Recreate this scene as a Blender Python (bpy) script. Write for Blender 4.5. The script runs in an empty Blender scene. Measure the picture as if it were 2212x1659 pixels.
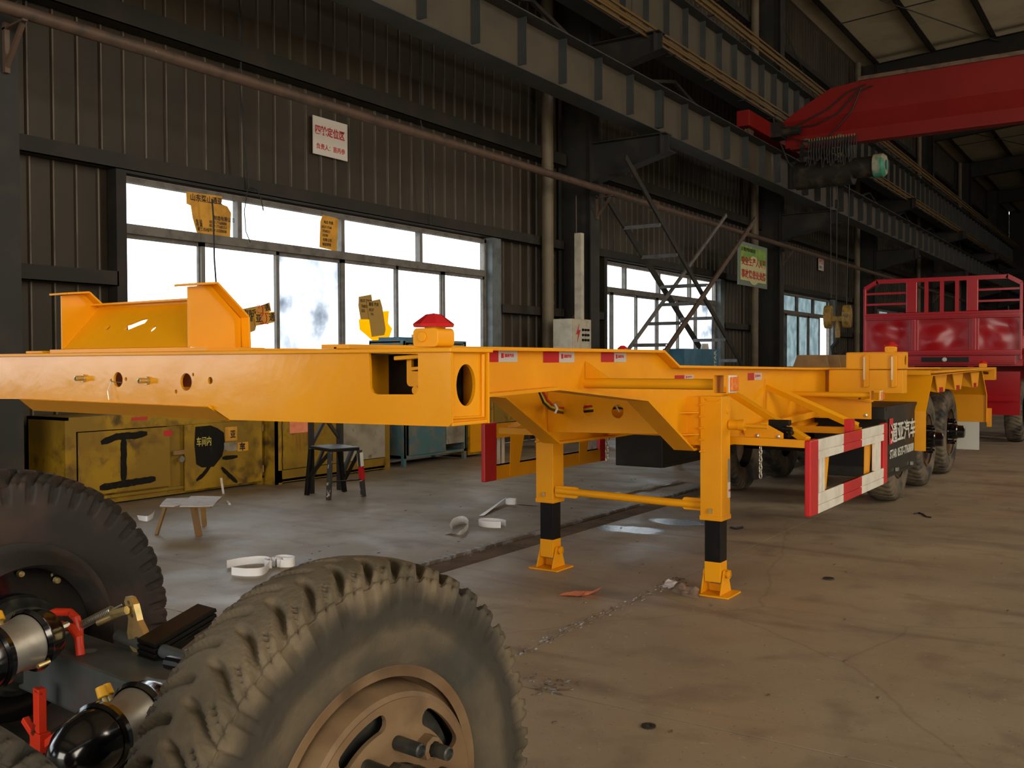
import bpy, bmesh, math, random
from mathutils import Vector, Matrix, noise
random.seed(7)
PI = math.pi
S = bpy.context.scene
COL = S.collection

# ------------------------------------------------------------------ camera
CAMH, FPX, W, H = 1.5, 2094.56, 2212, 1659
YAW, PITCH, ROLL = math.radians(33.794), math.radians(-1.3135), math.radians(-.2186)
F_ = Vector((-math.sin(YAW)*math.cos(PITCH), math.cos(YAW)*math.cos(PITCH), math.sin(PITCH)))
r0 = Vector((math.cos(YAW), math.sin(YAW), 0)); u0 = r0.cross(F_)
R_ = r0*math.cos(ROLL)+u0*math.sin(ROLL); U_ = -r0*math.sin(ROLL)+u0*math.cos(ROLL)
cam = bpy.data.cameras.new('camera'); cam.sensor_width = 36; cam.lens = FPX/W*36; cam.clip_end = 400
co = bpy.data.objects.new('camera', cam); COL.objects.link(co); S.camera = co
co.matrix_world = Matrix(((R_.x, U_.x, -F_.x, 0), (R_.y, U_.y, -F_.y, 0), (R_.z, U_.z, -F_.z, CAMH), (0, 0, 0, 1)))
C0 = Vector((0, 0, CAMH))
def ray(x, y): return F_*FPX + R_*(x-W/2) - U_*(y-H/2)
def onY(x, y, Y): d = ray(x, y); return C0+d*(Y/d.y)        # photo measurement -> point on the plane y=Y
def onX(x, y, X): d = ray(x, y); return C0+d*(X/d.x)
def onZ(x, y, Z=0): d = ray(x, y); return C0+d*((Z-CAMH)/d.z)

# ------------------------------------------------------------------ world, lights, exposure
S.view_settings.view_transform = 'Standard'; S.view_settings.look = 'None'
S.view_settings.exposure = 0.0; S.view_settings.gamma = 1.0; S.view_settings.use_curve_mapping = False
w = bpy.data.worlds.new('world'); S.world = w; w.use_nodes = True
nt = w.node_tree; bg = nt.nodes['Background']; bg.inputs[0].default_value = (.95, .98, 1, 1); bg.inputs[1].default_value = 4.6

def area(name, loc, sx, sy, direction, power, color, portal=False):
    l = bpy.data.lights.new(name, 'AREA'); l.shape = 'RECTANGLE'; l.size = sx; l.size_y = sy
    l.energy = power; l.color = color
    if portal: l.cycles.is_portal = True
    o = bpy.data.objects.new(name, l); COL.objects.link(o); o.location = loc
    o.rotation_euler = Vector(direction).to_track_quat('-Z', 'Z').to_euler(); return o
WARM = (1, .87, .70)
area('door_daylight', (11.0, -2.5, 3.1), 9, 5.4, (-1, .35, -.12), 1500, WARM)
area('back_door_daylight', (1.5, -13.5, 3.4), 12, 6.0, (0, 1, -.12), 1500, (1, .93, .82))
area('side_daylight', (12.1, 14, 3.0), 20, 2.6, (-1, 0, -.25), 2000, WARM)
area('side_daylight', (12.1, 40, 3.0), 28, 2.6, (-1, 0, -.25), 1900, WARM)
for yy in (-4.65+3.68, 10.53, 21.8): area('window_portal', (-10.25, yy, 2.45), 7.2, 2.5, (1, 0, 0), 1, (1, 1, 1), True)

# ------------------------------------------------------------------ materials
def mat(name, c, rough=.6, metal=0., c2=None, sc=3., lo=.45, hi=.65, det=6., bump=0., bsc=40., coat=0., c3=None, sc3=1., lo3=.55, hi3=.7, r2=None, stretch=(1, 1, 1), spec=.5, dist=.3):
    m = bpy.data.materials.new(name); m.use_nodes = True; n = m.node_tree; b = n.nodes['Principled BSDF']
    b.inputs['Base Color'].default_value = (*c, 1); b.inputs['Roughness'].default_value = rough
    b.inputs['Metallic'].default_value = metal; b.inputs['Coat Weight'].default_value = coat; b.inputs['Coat Roughness'].default_value = .12
    b.inputs['Specular IOR Level'].default_value = spec
    tc = n.nodes.new('ShaderNodeTexCoord'); mp = n.nodes.new('ShaderNodeMapping'); mp.inputs['Scale'].default_value = stretch
    n.links.new(tc.outputs['Object'], mp.inputs[0])
    def mask(scale, l, h_, d=det):
        nz = n.nodes.new('ShaderNodeTexNoise'); nz.inputs['Scale'].default_value = scale; nz.inputs['Detail'].default_value = d
        nz.inputs['Distortion'].default_value = dist
        n.links.new(mp.outputs[0], nz.inputs['Vector'])
        mr = n.nodes.new('ShaderNodeMapRange'); mr.inputs[1].default_value = l; mr.inputs[2].default_value = h_
        n.links.new(nz.outputs['Fac'], mr.inputs[0]); return mr.outputs[0]
    cur = None
    if c2:
        k = mask(sc, lo, hi); mx = n.nodes.new('ShaderNodeMix'); mx.data_type = 'RGBA'
        mx.inputs[6].default_value = (*c, 1); mx.inputs[7].default_value = (*c2, 1); n.links.new(k, mx.inputs[0]); cur = mx.outputs[2]
        if r2 is not None:
            q = n.nodes.new('ShaderNodeMapRange'); q.inputs[3].default_value = rough; q.inputs[4].default_value = r2
            n.links.new(k, q.inputs[0]); n.links.new(q.outputs[0], b.inputs['Roughness'])
    if c3:
        k = mask(sc3, lo3, hi3); mx = n.nodes.new('ShaderNodeMix'); mx.data_type = 'RGBA'
        mx.inputs[7].default_value = (*c3, 1); mx.inputs[6].default_value = (*c, 1)
        if cur: n.links.new(cur, mx.inputs[6])
        n.links.new(k, mx.inputs[0]); cur = mx.outputs[2]
    if cur: n.links.new(cur, b.inputs['Base Color'])
    if bump:
        nz = n.nodes.new('ShaderNodeTexNoise'); nz.inputs['Scale'].default_value = bsc; nz.inputs['Detail'].default_value = 4
        n.links.new(mp.outputs[0], nz.inputs['Vector'])
        bp = n.nodes.new('ShaderNodeBump'); bp.inputs['Strength'].default_value = bump; bp.inputs['Distance'].default_value = .01
        n.links.new(nz.outputs['Fac'], bp.inputs['Height']); n.links.new(bp.outputs[0], b.inputs['Normal'])
    m['b'] = 1
    return m
M = dict(
 yellow=mat('yellow_paint', (.80, .34, .003), .36, c2=(.74, .30, .004), sc=1.6, spec=.28, bump=.10, bsc=18, det=3),
 yellow_gloss=mat('yellow_gloss_paint', (.80, .34, .003), .2, c2=(.74, .30, .004), sc=1.6, spec=.5, coat=.35, bump=.22, bsc=9, det=3),
 yellow_old=mat('old_yellow_paint', (.36, .21, .012), .55, spec=.3, c2=(.085, .048, .014), sc=5.5, lo=.47, hi=.68, c3=(.24, .14, .015), sc3=1.3, lo3=.45, hi3=.6, bump=.2),
 yellow_wood=mat('yellow_weathered', (.42, .23, .03), .6, c2=(.16, .09, .03), sc=6, bump=.2),
 grey_dirty=mat('dirty_grey_sheet', (.33, .30, .22), .6, c2=(.16, .13, .09), sc=3, lo=.45, hi=.7, c3=(.10, .05, .03), sc3=7, lo3=.62, hi3=.75),
 teal_old=mat('old_teal_paint', (.07, .15, .17), .5, c2=(.16, .16, .13), sc=5, lo=.48, hi=.6),
 blue_box=mat('blue_enamel', (.05, .17, .26), .45, c2=(.04, .12, .2), sc=5),
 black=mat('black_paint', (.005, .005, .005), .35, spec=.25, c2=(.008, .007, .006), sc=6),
 black_satin=mat('black_box_sheet', (.014, .014, .011), .5, spec=.3, c2=(.03, .026, .018), sc=5, lo=.5, hi=.75, bump=.1),
 black_gloss=mat('black_gloss', (.004, .004, .005), .16, coat=.6),
 red=mat('red_paint', (.58, .008, .012), .35, coat=.3, c2=(.46, .006, .012), sc=2),
 red_crane=mat('crane_red', (.20, .007, .005), .5, spec=.3, c2=(.17, .006, .004), sc=1.2),
 red_truck=mat('truck_red', (.33, .003, .008), .22, coat=.1, spec=.4, bump=.25, bsc=1.8, det=1),
 red_hose=mat('red_bar_paint', (.70, .04, .012), .4, c2=(.10, .02, .01), sc=40, lo=.62, hi=.7),
 orange_tag=mat('orange_fleck', (.90, .30, .15), .7, c2=(.8, .22, .1), sc=12),
 white=mat('white_paint', (.72, .70, .62), .45, c2=(.60, .58, .50), sc=8),
 white_flap=mat('white_plastic_flap', (.62, .63, .58), .55),
 tape=mat('silver_tape', (.86, .87, .90), .35),
 paper=mat('paper', (.60, .56, .54), .8, c2=(.5, .46, .45), sc=12),
 cable=mat('cable_dark', (.012, .011, .012), .6),
 steel=mat('zinc_steel', (.55, .55, .48), .3, metal=.9),
 brass=mat('yellow_zinc', (.62, .47, .20), .35, metal=.75, c2=(.42, .36, .16), sc=25),
 alu=mat('cast_aluminium', (.42, .40, .35), .42, metal=.6, c2=(.34, .31, .27), sc=14),
 axle=mat('grey_axle_paint', (.060, .068, .066), .38, c2=(.085, .10, .11), sc=5, coat=.15),
 capyel=mat('yellow_cap', (.80, .42, .02), .45),
 rubber=mat('dusty_rubber', (.022, .022, .022), .75, c2=(.125, .098, .062), sc=6, lo=.42, hi=.60, bump=.25, bsc=60, c3=(.15, .118, .075), sc3=2.2, lo3=.5, hi3=.68),
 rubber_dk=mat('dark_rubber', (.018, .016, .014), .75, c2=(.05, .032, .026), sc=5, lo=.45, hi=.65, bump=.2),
 rim=mat('rusty_rim', (.13, .075, .038), .6, spec=.3, c2=(.19, .125, .065), sc=5, lo=.42, hi=.62, c3=(.045, .03, .02), sc3=4, lo3=.5, hi3=.68),
 hub=mat('hub_dark', (.018, .02, .018), .45, c2=(.05, .05, .04), sc=20),
 wall=mat('wall_sheet', (.052, .042, .028), .5, spec=.3, c2=(.036, .029, .019), sc=1.1, lo=.4, hi=.65, stretch=(1, 1, .35), c3=(.026, .020, .013), sc3=.5, lo3=.52, hi3=.7),
 wallrib_lit=mat('lit_rib_sheet', (.135, .112, .078), .5, c2=(.07, .058, .04), sc=2),
 steel_dark=mat('structural_steel', (.022, .021, .018), .6, spec=.3, c2=(.035, .028, .02), sc=2.2, lo=.45, hi=.7),
 steel_col=mat('column_steel', (.026, .026, .024), .55, spec=.3, c2=(.048, .04, .03), sc=2., lo=.5, hi=.7, c3=(.10, .1, .09), sc3=9, lo3=.72, hi3=.8),
 girder=mat('crane_girder_paint', (.075, .062, .040), .6, c2=(.055, .045, .03), sc=1.4, lo=.45, hi=.7),
 flange=mat('girder_flange_paint', (.032, .037, .036), .55, c2=(.045, .05, .05), sc=2),
 rail=mat('rusty_rail', (.13, .08, .045), .6, c2=(.07, .045, .03), sc=6),
 conductor=mat('conductor_yellow', (.13, .07, .012), .5, c2=(.12, .07, .02), sc=3, stretch=(1, .3, 1)),
 pipe=mat('rusty_pipe', (.10, .062, .042), .55, c2=(.06, .042, .03), sc=5, c3=(.3, .27, .22), sc3=14, lo3=.72, hi3=.8),
 downpipe=mat('beige_downpipe', (.15, .118, .072), .55, c2=(.10, .08, .05), sc=2),
 frame=mat('window_frame', (.16, .15, .13), .55, c2=(.10, .09, .08), sc=6),
 bluepost=mat('blue_grey_post', (.12, .15, .16), .55, c2=(.08, .09, .09), sc=5),
 roof=mat('roof_sheet', (.50, .43, .29), .7, c2=(.40, .34, .23), sc=.8),
 cream=mat('cream_enamel', (.52, .48, .38), .5, c2=(.40, .36, .28), sc=6),
 sign=mat('sign_white', (.66, .62, .55), .6),
 signred=mat('sign_red', (.50, .02, .02), .6),
 signgreen=mat('sign_green', (.16, .34, .05), .5, c2=(.30, .45, .08), sc=4),
 signyel=mat('sign_cream', (.62, .60, .30), .5),
 signframe=mat('sign_acrylic', (.22, .26, .22), .3),
 stick=mat('sticker_yellow', (.68, .34, .03), .6, c2=(.5, .24, .02), sc=6),
 stick_old=mat('sticker_faded', (.42, .25, .05), .7),
 ink=mat('black_ink', (.012, .011, .010), .7),
 spray=mat('spray_black', (.014, .013, .011), .95, spec=.1, c2=(.05, .034, .012), sc=14, lo=.6, hi=.8),
 print_y=mat('print_yellow', (.55, .45, .08), .7),
 print_w=mat('stencil_white', (.55, .56, .50), .7, c2=(.30, .30, .26), sc=30, lo=.5, hi=.7),
 reflred=mat('reflective_red', (.45, .01, .015), .3), reflsil=mat('reflective_silver', (.50, .50, .48), .28),
 amber=mat('amber_lens', (.72, .16, .02), .25, c2=(.8, .28, .06), sc=40),
 rag=mat('rag_cloth', (.22, .15, .10), .9, c2=(.1, .06, .05), sc=16),
 concrete_edge=mat('rusty_edge', (.16, .12, .09), .5, c2=(.30, .31, .32), sc=14, lo=.5, hi=.62, metal=.3),
 hosered=mat('hose_red', (.6, .02, .02), .4), hoseyel=mat('hose_yellow', (.7, .6, .03), .4), hoseblk=mat('hose_black', (.015, .014, .012), .4),
 green_cap=mat('green_motor_cap', (.05, .26, .17), .5, c2=(.35, .3, .22), sc=4, lo=.45, hi=.55),
 hoist=mat('hoist_dark', (.014, .012, .010), .6, spec=.3, c2=(.045, .036, .022), sc=3, lo=.52, hi=.65),
 hook=mat('hook_yellow', (.32, .19, .03), .5, c2=(.1, .07, .03), sc=10),
 brown=mat('brown_steel', (.20, .11, .04), .6, c2=(.3, .17, .04), sc=3),
)
# painted steel of the trailer: a little grime drawn into the highlights
def floor_mat():
    m = bpy.data.materials.new('concrete_floor'); m.use_nodes = True; n = m.node_tree; b = n.nodes['Principled BSDF']
    tc = n.nodes.new('ShaderNodeTexCoord')
    def nz(sc, det=8, dist=.4, st=(1, 1, 1)):
        mp = n.nodes.new('ShaderNodeMapping'); mp.inputs['Scale'].default_value = st; n.links.new(tc.outputs['Object'], mp.inputs[0])
        t = n.nodes.new('ShaderNodeTexNoise'); t.inputs['Scale'].default_value = sc; t.inputs['Detail'].default_value = det; t.inputs['Distortion'].default_value = dist
        n.links.new(mp.outputs[0], t.inputs['Vector']); return t.outputs['Fac']
    def rng(v, a, b_, c=0., d=1.):
        q = n.nodes.new('ShaderNodeMapRange'); q.inputs[1].default_value = a; q.inputs[2].default_value = b_; q.inputs[3].default_value = c; q.inputs[4].default_value = d
        n.links.new(v, q.inputs[0]); return q.outputs[0]
    def mix(f, a, b_):
        mx = n.nodes.new('ShaderNodeMix'); mx.data_type = 'RGBA'; n.links.new(f, mx.inputs[0])
        for i, v in ((6, a), (7, b_)):
            if isinstance(v, tuple): mx.inputs[i].default_value = (*v, 1)
            else: n.links.new(v, mx.inputs[i])
        return mx.outputs[2]
    base = mix(rng(nz(.55), .38, .66), (.33, .265, .18), (.255, .20, .135))
    base = mix(rng(nz(3.2, 10), .52, .74), base, (.20, .155, .112))
    base = mix(rng(nz(1.1, 8, .8, (.35, 2.2, 1)), .56, .76), base, (.165, .12, .086))
    base = mix(rng(nz(26, 4), .66, .76), base, (.42, .36, .28))
    base = mix(rng(nz(60, 3), .66, .74), base, (.07, .05, .04))
    # hairline cracks
    v = n.nodes.new('ShaderNodeTexVoronoi'); v.feature = 'DISTANCE_TO_EDGE'; v.inputs['Scale'].default_value = .33
    wr = n.nodes.new('ShaderNodeTexNoise'); wr.inputs['Scale'].default_value = 1.3; wr.inputs['Detail'].default_value = 6
    ad = n.nodes.new('ShaderNodeMix'); ad.data_type = 'RGBA'; ad.inputs[0].default_value = .18
    n.links.new(tc.outputs['Object'], ad.inputs[6]); n.links.new(wr.outputs['Color'], ad.inputs[7]); n.links.new(tc.outputs['Object'], wr.inputs['Vector'])
    n.links.new(ad.outputs[2], v.inputs['Vector'])
    base = mix(rng(v.outputs['Distance'], .0008, .003,   .22, 0.), base, (.055, .042, .032))
    # oil spill beside the landing gear: own place, own shape
    def spill(cx, cy, rx, ry):
        mp = n.nodes.new('ShaderNodeMapping'); mp.inputs['Location'].default_value = (-cx/rx, -cy/ry, 0); mp.inputs['Scale'].default_value = (1/rx, 1/ry, 0)
        n.links.new(tc.outputs['Object'], mp.inputs[0]); ln = n.nodes.new('ShaderNodeVectorMath'); ln.operation = 'LENGTH'; n.links.new(mp.outputs[0], ln.inputs[0])
        a = n.nodes.new('ShaderNodeMath'); a.operation = 'ADD'; n.links.new(ln.outputs['Value'], a.inputs[0])
        q = rng(nz(2.6, 5), 0, 1, -.6, .6); n.links.new(q, a.inputs[1]); return rng(a.outputs[0], .75, 1.05, 1, 0)
    s1 = spill(-3.95, 7.75, .35, .22); s2 = spill(-3.75, 8.35, .30, .18)
    sm = n.nodes.new('ShaderNodeMath'); sm.operation = 'MAXIMUM'; n.links.new(s1, sm.inputs[0]); n.links.new(s2, sm.inputs[1])
    base = mix(sm.outputs[0], base, (.02, .017, .015))
    n.links.new(base, b.inputs['Base Color'])
    ro = n.nodes.new('ShaderNodeMix'); ro.data_type = 'FLOAT'; n.links.new(sm.outputs[0], ro.inputs[0])
    n.links.new(rng(nz(1.4), .35, .7, .42, .68), ro.inputs[2]); ro.inputs[3].default_value = .24
    n.links.new(ro.outputs[0], b.inputs['Roughness'])
    bp = n.nodes.new('ShaderNodeBump'); bp.inputs['Strength'].default_value = .35; bp.inputs['Distance'].default_value = .006
    n.links.new(nz(14, 8), bp.inputs['Height']); n.links.new(bp.outputs[0], b.inputs['Normal'])
    return m
M['floor'] = floor_mat()
M['floor_dark'] = mat('dirty_trench_floor', (.15, .10, .06), .9, spec=.15, c2=(.09, .062, .04), sc=3, lo=.4, hi=.65, c3=(.24, .18, .12), sc3=9, lo3=.62, hi3=.72, bump=.4, bsc=25)
def pane_mat(name, tint, glossy=.08, haze=None, hsc=3., lo=.38, hi=.62):
    m = bpy.data.materials.new(name); m.use_nodes = True; n = m.node_tree; n.nodes.remove(n.nodes['Principled BSDF'])
    out = n.nodes['Material Output']; t = n.nodes.new('ShaderNodeBsdfTransparent'); t.inputs[0].default_value = (*tint, 1)
    g = n.nodes.new('ShaderNodeBsdfGlossy'); g.inputs['Roughness'].default_value = .05; mx = n.nodes.new('ShaderNodeMixShader'); mx.inputs[0].default_value = glossy
    if haze:
        nz = n.nodes.new('ShaderNodeTexNoise'); nz.inputs['Scale'].default_value = hsc; nz.inputs['Detail'].default_value = 5; tc = n.nodes.new('ShaderNodeTexCoord'); n.links.new(tc.outputs['Object'], nz.inputs['Vector'])
        mr = n.nodes.new('ShaderNodeMapRange'); mr.inputs[1].default_value = lo; mr.inputs[2].default_value = hi; n.links.new(nz.outputs['Fac'], mr.inputs[0])
        c = n.nodes.new('ShaderNodeMix'); c.data_type = 'RGBA'; c.inputs[6].default_value = (*tint, 1); c.inputs[7].default_value = (*haze, 1)
        n.links.new(mr.outputs[0], c.inputs[0]); n.links.new(c.outputs[2], t.inputs[0])
    n.links.new(t.outputs[0], mx.inputs[1]); n.links.new(g.outputs[0], mx.inputs[2]); n.links.new(mx.outputs[0], out.inputs[0]); return m
M['pane'] = pane_mat('dusty_glass', (.85, .88, .9))
M['pane_smudged'] = pane_mat('smudged_glass', (.60, .62, .65), haze=(.15, .175, .20), hsc=1.9, lo=.47, hi=.75)
M['pane_frosted'] = pane_mat('frosted_glass', (.28, .32, .32), haze=(.21, .25, .26), glossy=.03)
M['film_yellow'] = pane_mat('yellow_film', (.8, .42, .0), .02)

# ------------------------------------------------------------------ geometry helpers
class MB:
    def __init__(s): s.v = []; s.f = []
    def add(s, vs, fs):
        k = len(s.v); s.v += [tuple(v) for v in vs]; s.f += [tuple(i+k for i in f) for f in fs]; return s
    def box(s, x0, x1, y0, y1, z0, z1):
        x0, x1 = min(x0, x1), max(x0, x1); y0, y1 = min(y0, y1), max(y0, y1); z0, z1 = min(z0, z1), max(z0, z1)
        return s.add([(x0, y0, z0), (x1, y0, z0), (x1, y1, z0), (x0, y1, z0), (x0, y0, z1), (x1, y0, z1), (x1, y1, z1), (x0, y1, z1)],
                     [(0, 3, 2, 1), (4, 5, 6, 7), (0, 1, 5, 4), (1, 2, 6, 5), (2, 3, 7, 6), (3, 0, 4, 7)])
    def bar(s, a, b, w_, h_=None, up=(0, 0, 1)):
        a, b = Vector(a), Vector(b); h_ = h_ or w_; d = (b-a).normalized(); up = Vector(up)
        if abs(d.dot(up)) > .98: up = Vector((0, 1, 0))
        r = d.cross(up).normalized()*w_/2; u = r.cross(d).normalized()*h_/2
        return s.add([a-r-u, a+r-u, a+r+u, a-r+u, b-r-u, b+r-u, b+r+u, b-r+u], [(0, 1, 2, 3), (7, 6, 5, 4), (0, 4, 5, 1), (1, 5, 6, 2), (2, 6, 7, 3), (3, 7, 4, 0)])
    def tube(s, pts, r, n=10, cap=True, closed=False):
        pts = [Vector(p) for p in pts]; N = len(pts); rs = r if isinstance(r, (list, tuple)) else [r]*N
        rings = []; pu = None
        for i, p in enumerate(pts):
            if closed: d = pts[(i+1) % N]-pts[i-1]
            else: d = pts[min(i+1, N-1)]-pts[max(i-1, 0)]
            d.normalize()
            if pu is None: pu = Vector((0, 0, 1)) if abs(d.z) < .9 else Vector((1, 0, 0))
            a = d.cross(pu); a = a.normalized() if a.length > 1e-5 else Vector((1, 0, 0)); b = a.cross(d).normalized(); pu = b
            rings.append([p+(a*math.cos(t)+b*math.sin(t))*rs[i] for t in (2*PI*k/n for k in range(n))])
        vs = [v for q in rings for v in q]; fs = []
        for i in range(N if closed else N-1):
            j = (i+1) % N
            for k in range(n): fs.append((i*n+k, j*n+k, j*n+(k+1) % n, i*n+(k+1) % n))
        if cap and not closed: fs.append(tuple(range(n))); fs.append(tuple((N-1)*n+k for k in reversed(range(n))))
        return s.add(vs, fs)
    def cyl(s, a, b, r, r2=None, n=16): return s.tube([a, b], [r, r if r2 is None else r2], n)
    def lathe(s, prof, o, axis, n=32, closed=False):
        # prof: (distance along axis, radius)
        o, ax = Vector(o), Vector(axis).normalized(); t = Vector((0, 0, 1)) if abs(ax.z) < .9 else Vector((1, 0, 0))
        a = ax.cross(t).normalized(); b = ax.cross(a); vs = []; fs = []; m_ = len(prof)
        for k in range(n):
            c = a*math.cos(2*PI*k/n)+b*math.sin(2*PI*k/n)
            for d, r in prof: vs.append(o+ax*d+c*r)
        for k in range(n):
            k2 = (k+1) % n
            for i in range(m_ if closed else m_-1): fs.append((k*m_+i, k2*m_+i, k2*m_+(i+1) % m_, k*m_+(i+1) % m_))
        return s.add(vs, fs)
    def prism(s, poly, ax, a, b):
        # polygon in the plane normal to axis ax ('x': (y,z), 'y': (x,z), 'z': (x,y)) extruded a..b
        f = {'x': lambda p, t: (t, p[0], p[1]), 'y': lambda p, t: (p[0], t, p[1]), 'z': lambda p, t: (p[0], p[1], t)}[ax]
        n = len(poly); vs = [f(p, a) for p in poly]+[f(p, b) for p in poly]
        fs = [tuple(range(n)), tuple(reversed(range(n, 2*n)))]+[(i, i+n, (i+1) % n+n, (i+1) % n) for i in range(n)]
        return s.add(vs, fs)
    def plate(s, outline, holes, org, right, up, th):
        # flat plate with real holes, in the frame right/up, thickness th centred on org
        cu = bpy.data.curves.new('t', 'CURVE'); cu.dimensions = '2D'; cu.fill_mode = 'BOTH'; cu.extrude = th/2
        for pl in [outline]+list(holes):
            sp = cu.splines.new('POLY'); sp.points.add(len(pl)-1); sp.use_cyclic_u = True
            for q, p in zip(sp.points, pl): q.co = (p[0], p[1], 0, 1)
        return s.curve(cu, org, right, up)
    def curve(s, cu, org, right, up):
        ob = bpy.data.objects.new('t', cu); COL.objects.link(ob); dg = bpy.context.evaluated_depsgraph_get()
        me = bpy.data.meshes.new_from_object(ob.evaluated_get(dg)); r, u = Vector(right).normalized(), Vector(up).normalized(); nrm = r.cross(u); o = Vector(org)
        s.add([o+r*v.co.x+u*v.co.y+nrm*v.co.z for v in me.vertices], [tuple(p.vertices) for p in me.polygons])
        bpy.data.objects.remove(ob); bpy.data.curves.remove(cu); bpy.data.meshes.remove(me); return s
    def build(s, name, m, parent=None, smooth=False, bev=0., keep=False):
        me = bpy.data.meshes.new(name); me.from_pydata(s.v, [], s.f)
        bm = bmesh.new(); bm.from_mesh(me)
        if not keep: bmesh.ops.recalc_face_normals(bm, faces=bm.faces)
        bm.to_mesh(me); bm.free(); me.update()
        me.materials.append(M[m] if isinstance(m, str) else m)
        o = bpy.data.objects.new(name, me); COL.objects.link(o)
        if smooth:
            me.polygons.foreach_set('use_smooth', [True]*len(me.polygons)); me.set_sharp_from_angle(angle=math.radians(35))
        if bev:
            b = o.modifiers.new('bevel', 'BEVEL'); b.width = bev; b.segments = 2; b.limit_method = 'ANGLE'
        if parent: put(o, parent)
        return o
WORLD_PARENTS = {}
def put(o, parent):
    o.parent = parent
    if parent.type == 'EMPTY' and not parent.get('_local'): o.matrix_parent_inverse = Matrix.Translation(-parent.location)
def tag(o, label=None, cat=None, group=None, kind=None):
    if label: o['label'] = label
    if cat: o['category'] = cat
    if group: o['group'] = group
    if kind: o['kind'] = kind
    return o
def thing(name, loc, label, cat, group=None, rz=None):
    o = bpy.data.objects.new(name, None); COL.objects.link(o); o.location = loc; o.empty_display_size = .1
    if rz is not None: o.rotation_euler.z = rz; o['_local'] = 1
    return tag(o, label, cat, group)
def dup(o, delta=None, parent=None):
    c = o.copy(); COL.objects.link(c)
    if delta is not None: c.location = o.location+Vector(delta)
    if parent is not None: c.parent = parent
    for ch in o.children: dup(ch, None, c)
    return c
B = lambda *a: MB().box(*a)
def circ(x, y, r, n=24, ry=None, a0=0): return [(x+r*math.cos(2*PI*k/n+a0), y+(ry or r)*math.sin(2*PI*k/n+a0)) for k in range(n)]
def rrect(x0, x1, y0, y1, r, n=5):
    out = []
    for cx, cy, a in ((x1-r, y1-r, 0), (x0+r, y1-r, PI/2), (x0+r, y0+r, PI), (x1-r, y0+r, 1.5*PI)):
        out += [(cx+r*math.cos(a+PI/2*k/n), cy+r*math.sin(a+PI/2*k/n)) for k in range(n+1)]
    return out
def text(s, size, org, right, up, m, name, parent, bold=.0, sx=1., th=.0006, align='LEFT', group=None):
    cu = bpy.data.curves.new('t', 'FONT'); cu.body = s; cu.size = size; cu.offset = bold*size; cu.extrude = th; cu.align_x = align; cu.resolution_u = 2
    mb = MB(); mb.curve(cu, (0, 0, 0), (1, 0, 0), (0, 1, 0)); r, u = Vector(right).normalized(), Vector(up).normalized(); nr = r.cross(u); o = Vector(org)
    mb.v = [tuple(o+r*v[0]*sx+u*v[1]+nr*v[2]) for v in mb.v]
    return mb.build(name, m, parent, keep=False)
EX, EY, EZ = Vector((1, 0, 0)), Vector((0, 1, 0)), Vector((0, 0, 1))

# ================================================================== BUILDING
XW = -10.1
BAY = [-29.1, -17.7, -6.3, 5.07, 16.86, 28.22, 39.55, 50.95, 62.3, 73.7]
WINS = [(-15.95, -8.6), (-4.55, 2.8), (6.85, 14.2), (18.5, 25.0), (29.9, 35.85), (41.3, 47.2), (52.8, 58.9), (64, 70)]
YA, YB = -30.0, 86.0
WZ0, WZ1, WZT = 1.2, 3.68, 3.08
# floor: slabs with recessed joints
fl = tag(MB().box(XW-.1, 12.3, YA, YB, -.3, -.035).build('floor', 'floor'), kind='structure')
xs = [XW, -4.56, -4.24, -2.73, 2.4, 7.4, 12.2]; ys = [YA, -14, -5, 3.72, 16.45, 19.7, 27, 38, 52, 68, YB]
for i in range(len(xs)-1):
    for j in range(len(ys)-1):
        g = .006
        B(xs[i]+g+(.07 if i == 1 else 0), xs[i+1]-g, ys[j]+g, ys[j+1]-g, -.03, 0 if i != 1 else -.008).build('floor_slab', 'floor' if i != 1 else 'floor_dark', fl)
B(-4.60, -4.545, YA, YB, -.03, .004).build('steel_edge', 'concrete_edge', fl)
B(-2.738, -2.722, YA, YB, -.03, -.006).build('joint_filler', 'concrete_edge', fl)
yard = tag(B(-70, XW-.3, -60, 120, -.35, -.05).build('yard_ground', 'floor'), kind='structure')
# left wall: base sheet with window openings, panels proud of it
def solid(y0, y1, z0, z1, mb): mb.box(XW-.08, XW-.02, y0, y1, z0, z1)
mb = MB(); solid(YA, YB, WZ1+.02, 13.22, mb); solid(YA, YB, 0, WZ0-.02, mb); c = YA
for a, b in WINS: solid(c, a, WZ0-.02, WZ1+.02, mb); c = b
solid(c, YB, WZ0-.02, WZ1+.02, mb)
wl = tag(mb.build('wall_left', 'wall'), kind='structure')
def panel_mb(y0, y1, z0, z1, mb=None):
    mb = mb or MB(); n = max(1, round((y1-y0)/.29)); p = (y1-y0)/n; x = XW
    for k in range(n):
        a = y0+k*p; g0 = .003 if k == 0 else 0; g1 = .003 if k == n-1 else 0
        prof = [(x, a+g0), (x+.022, a+.016), (x+.022, a+.036), (x, a+.052), (x, a+p-g1), (x-.02, a+p-g1), (x-.02, a+g0)]
        mb.prism(prof, 'z', z0, z1)
    return mb
def ribs(o):      # light caught by the rib tops, painted in as a lighter colour
    me = o.data; me.materials.append(M['wallrib_lit'])
    for p in me.polygons:
        if min(me.vertices[v].co.x for v in p.vertices) > XW+.015: p.material_index = 1
    return o
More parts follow.
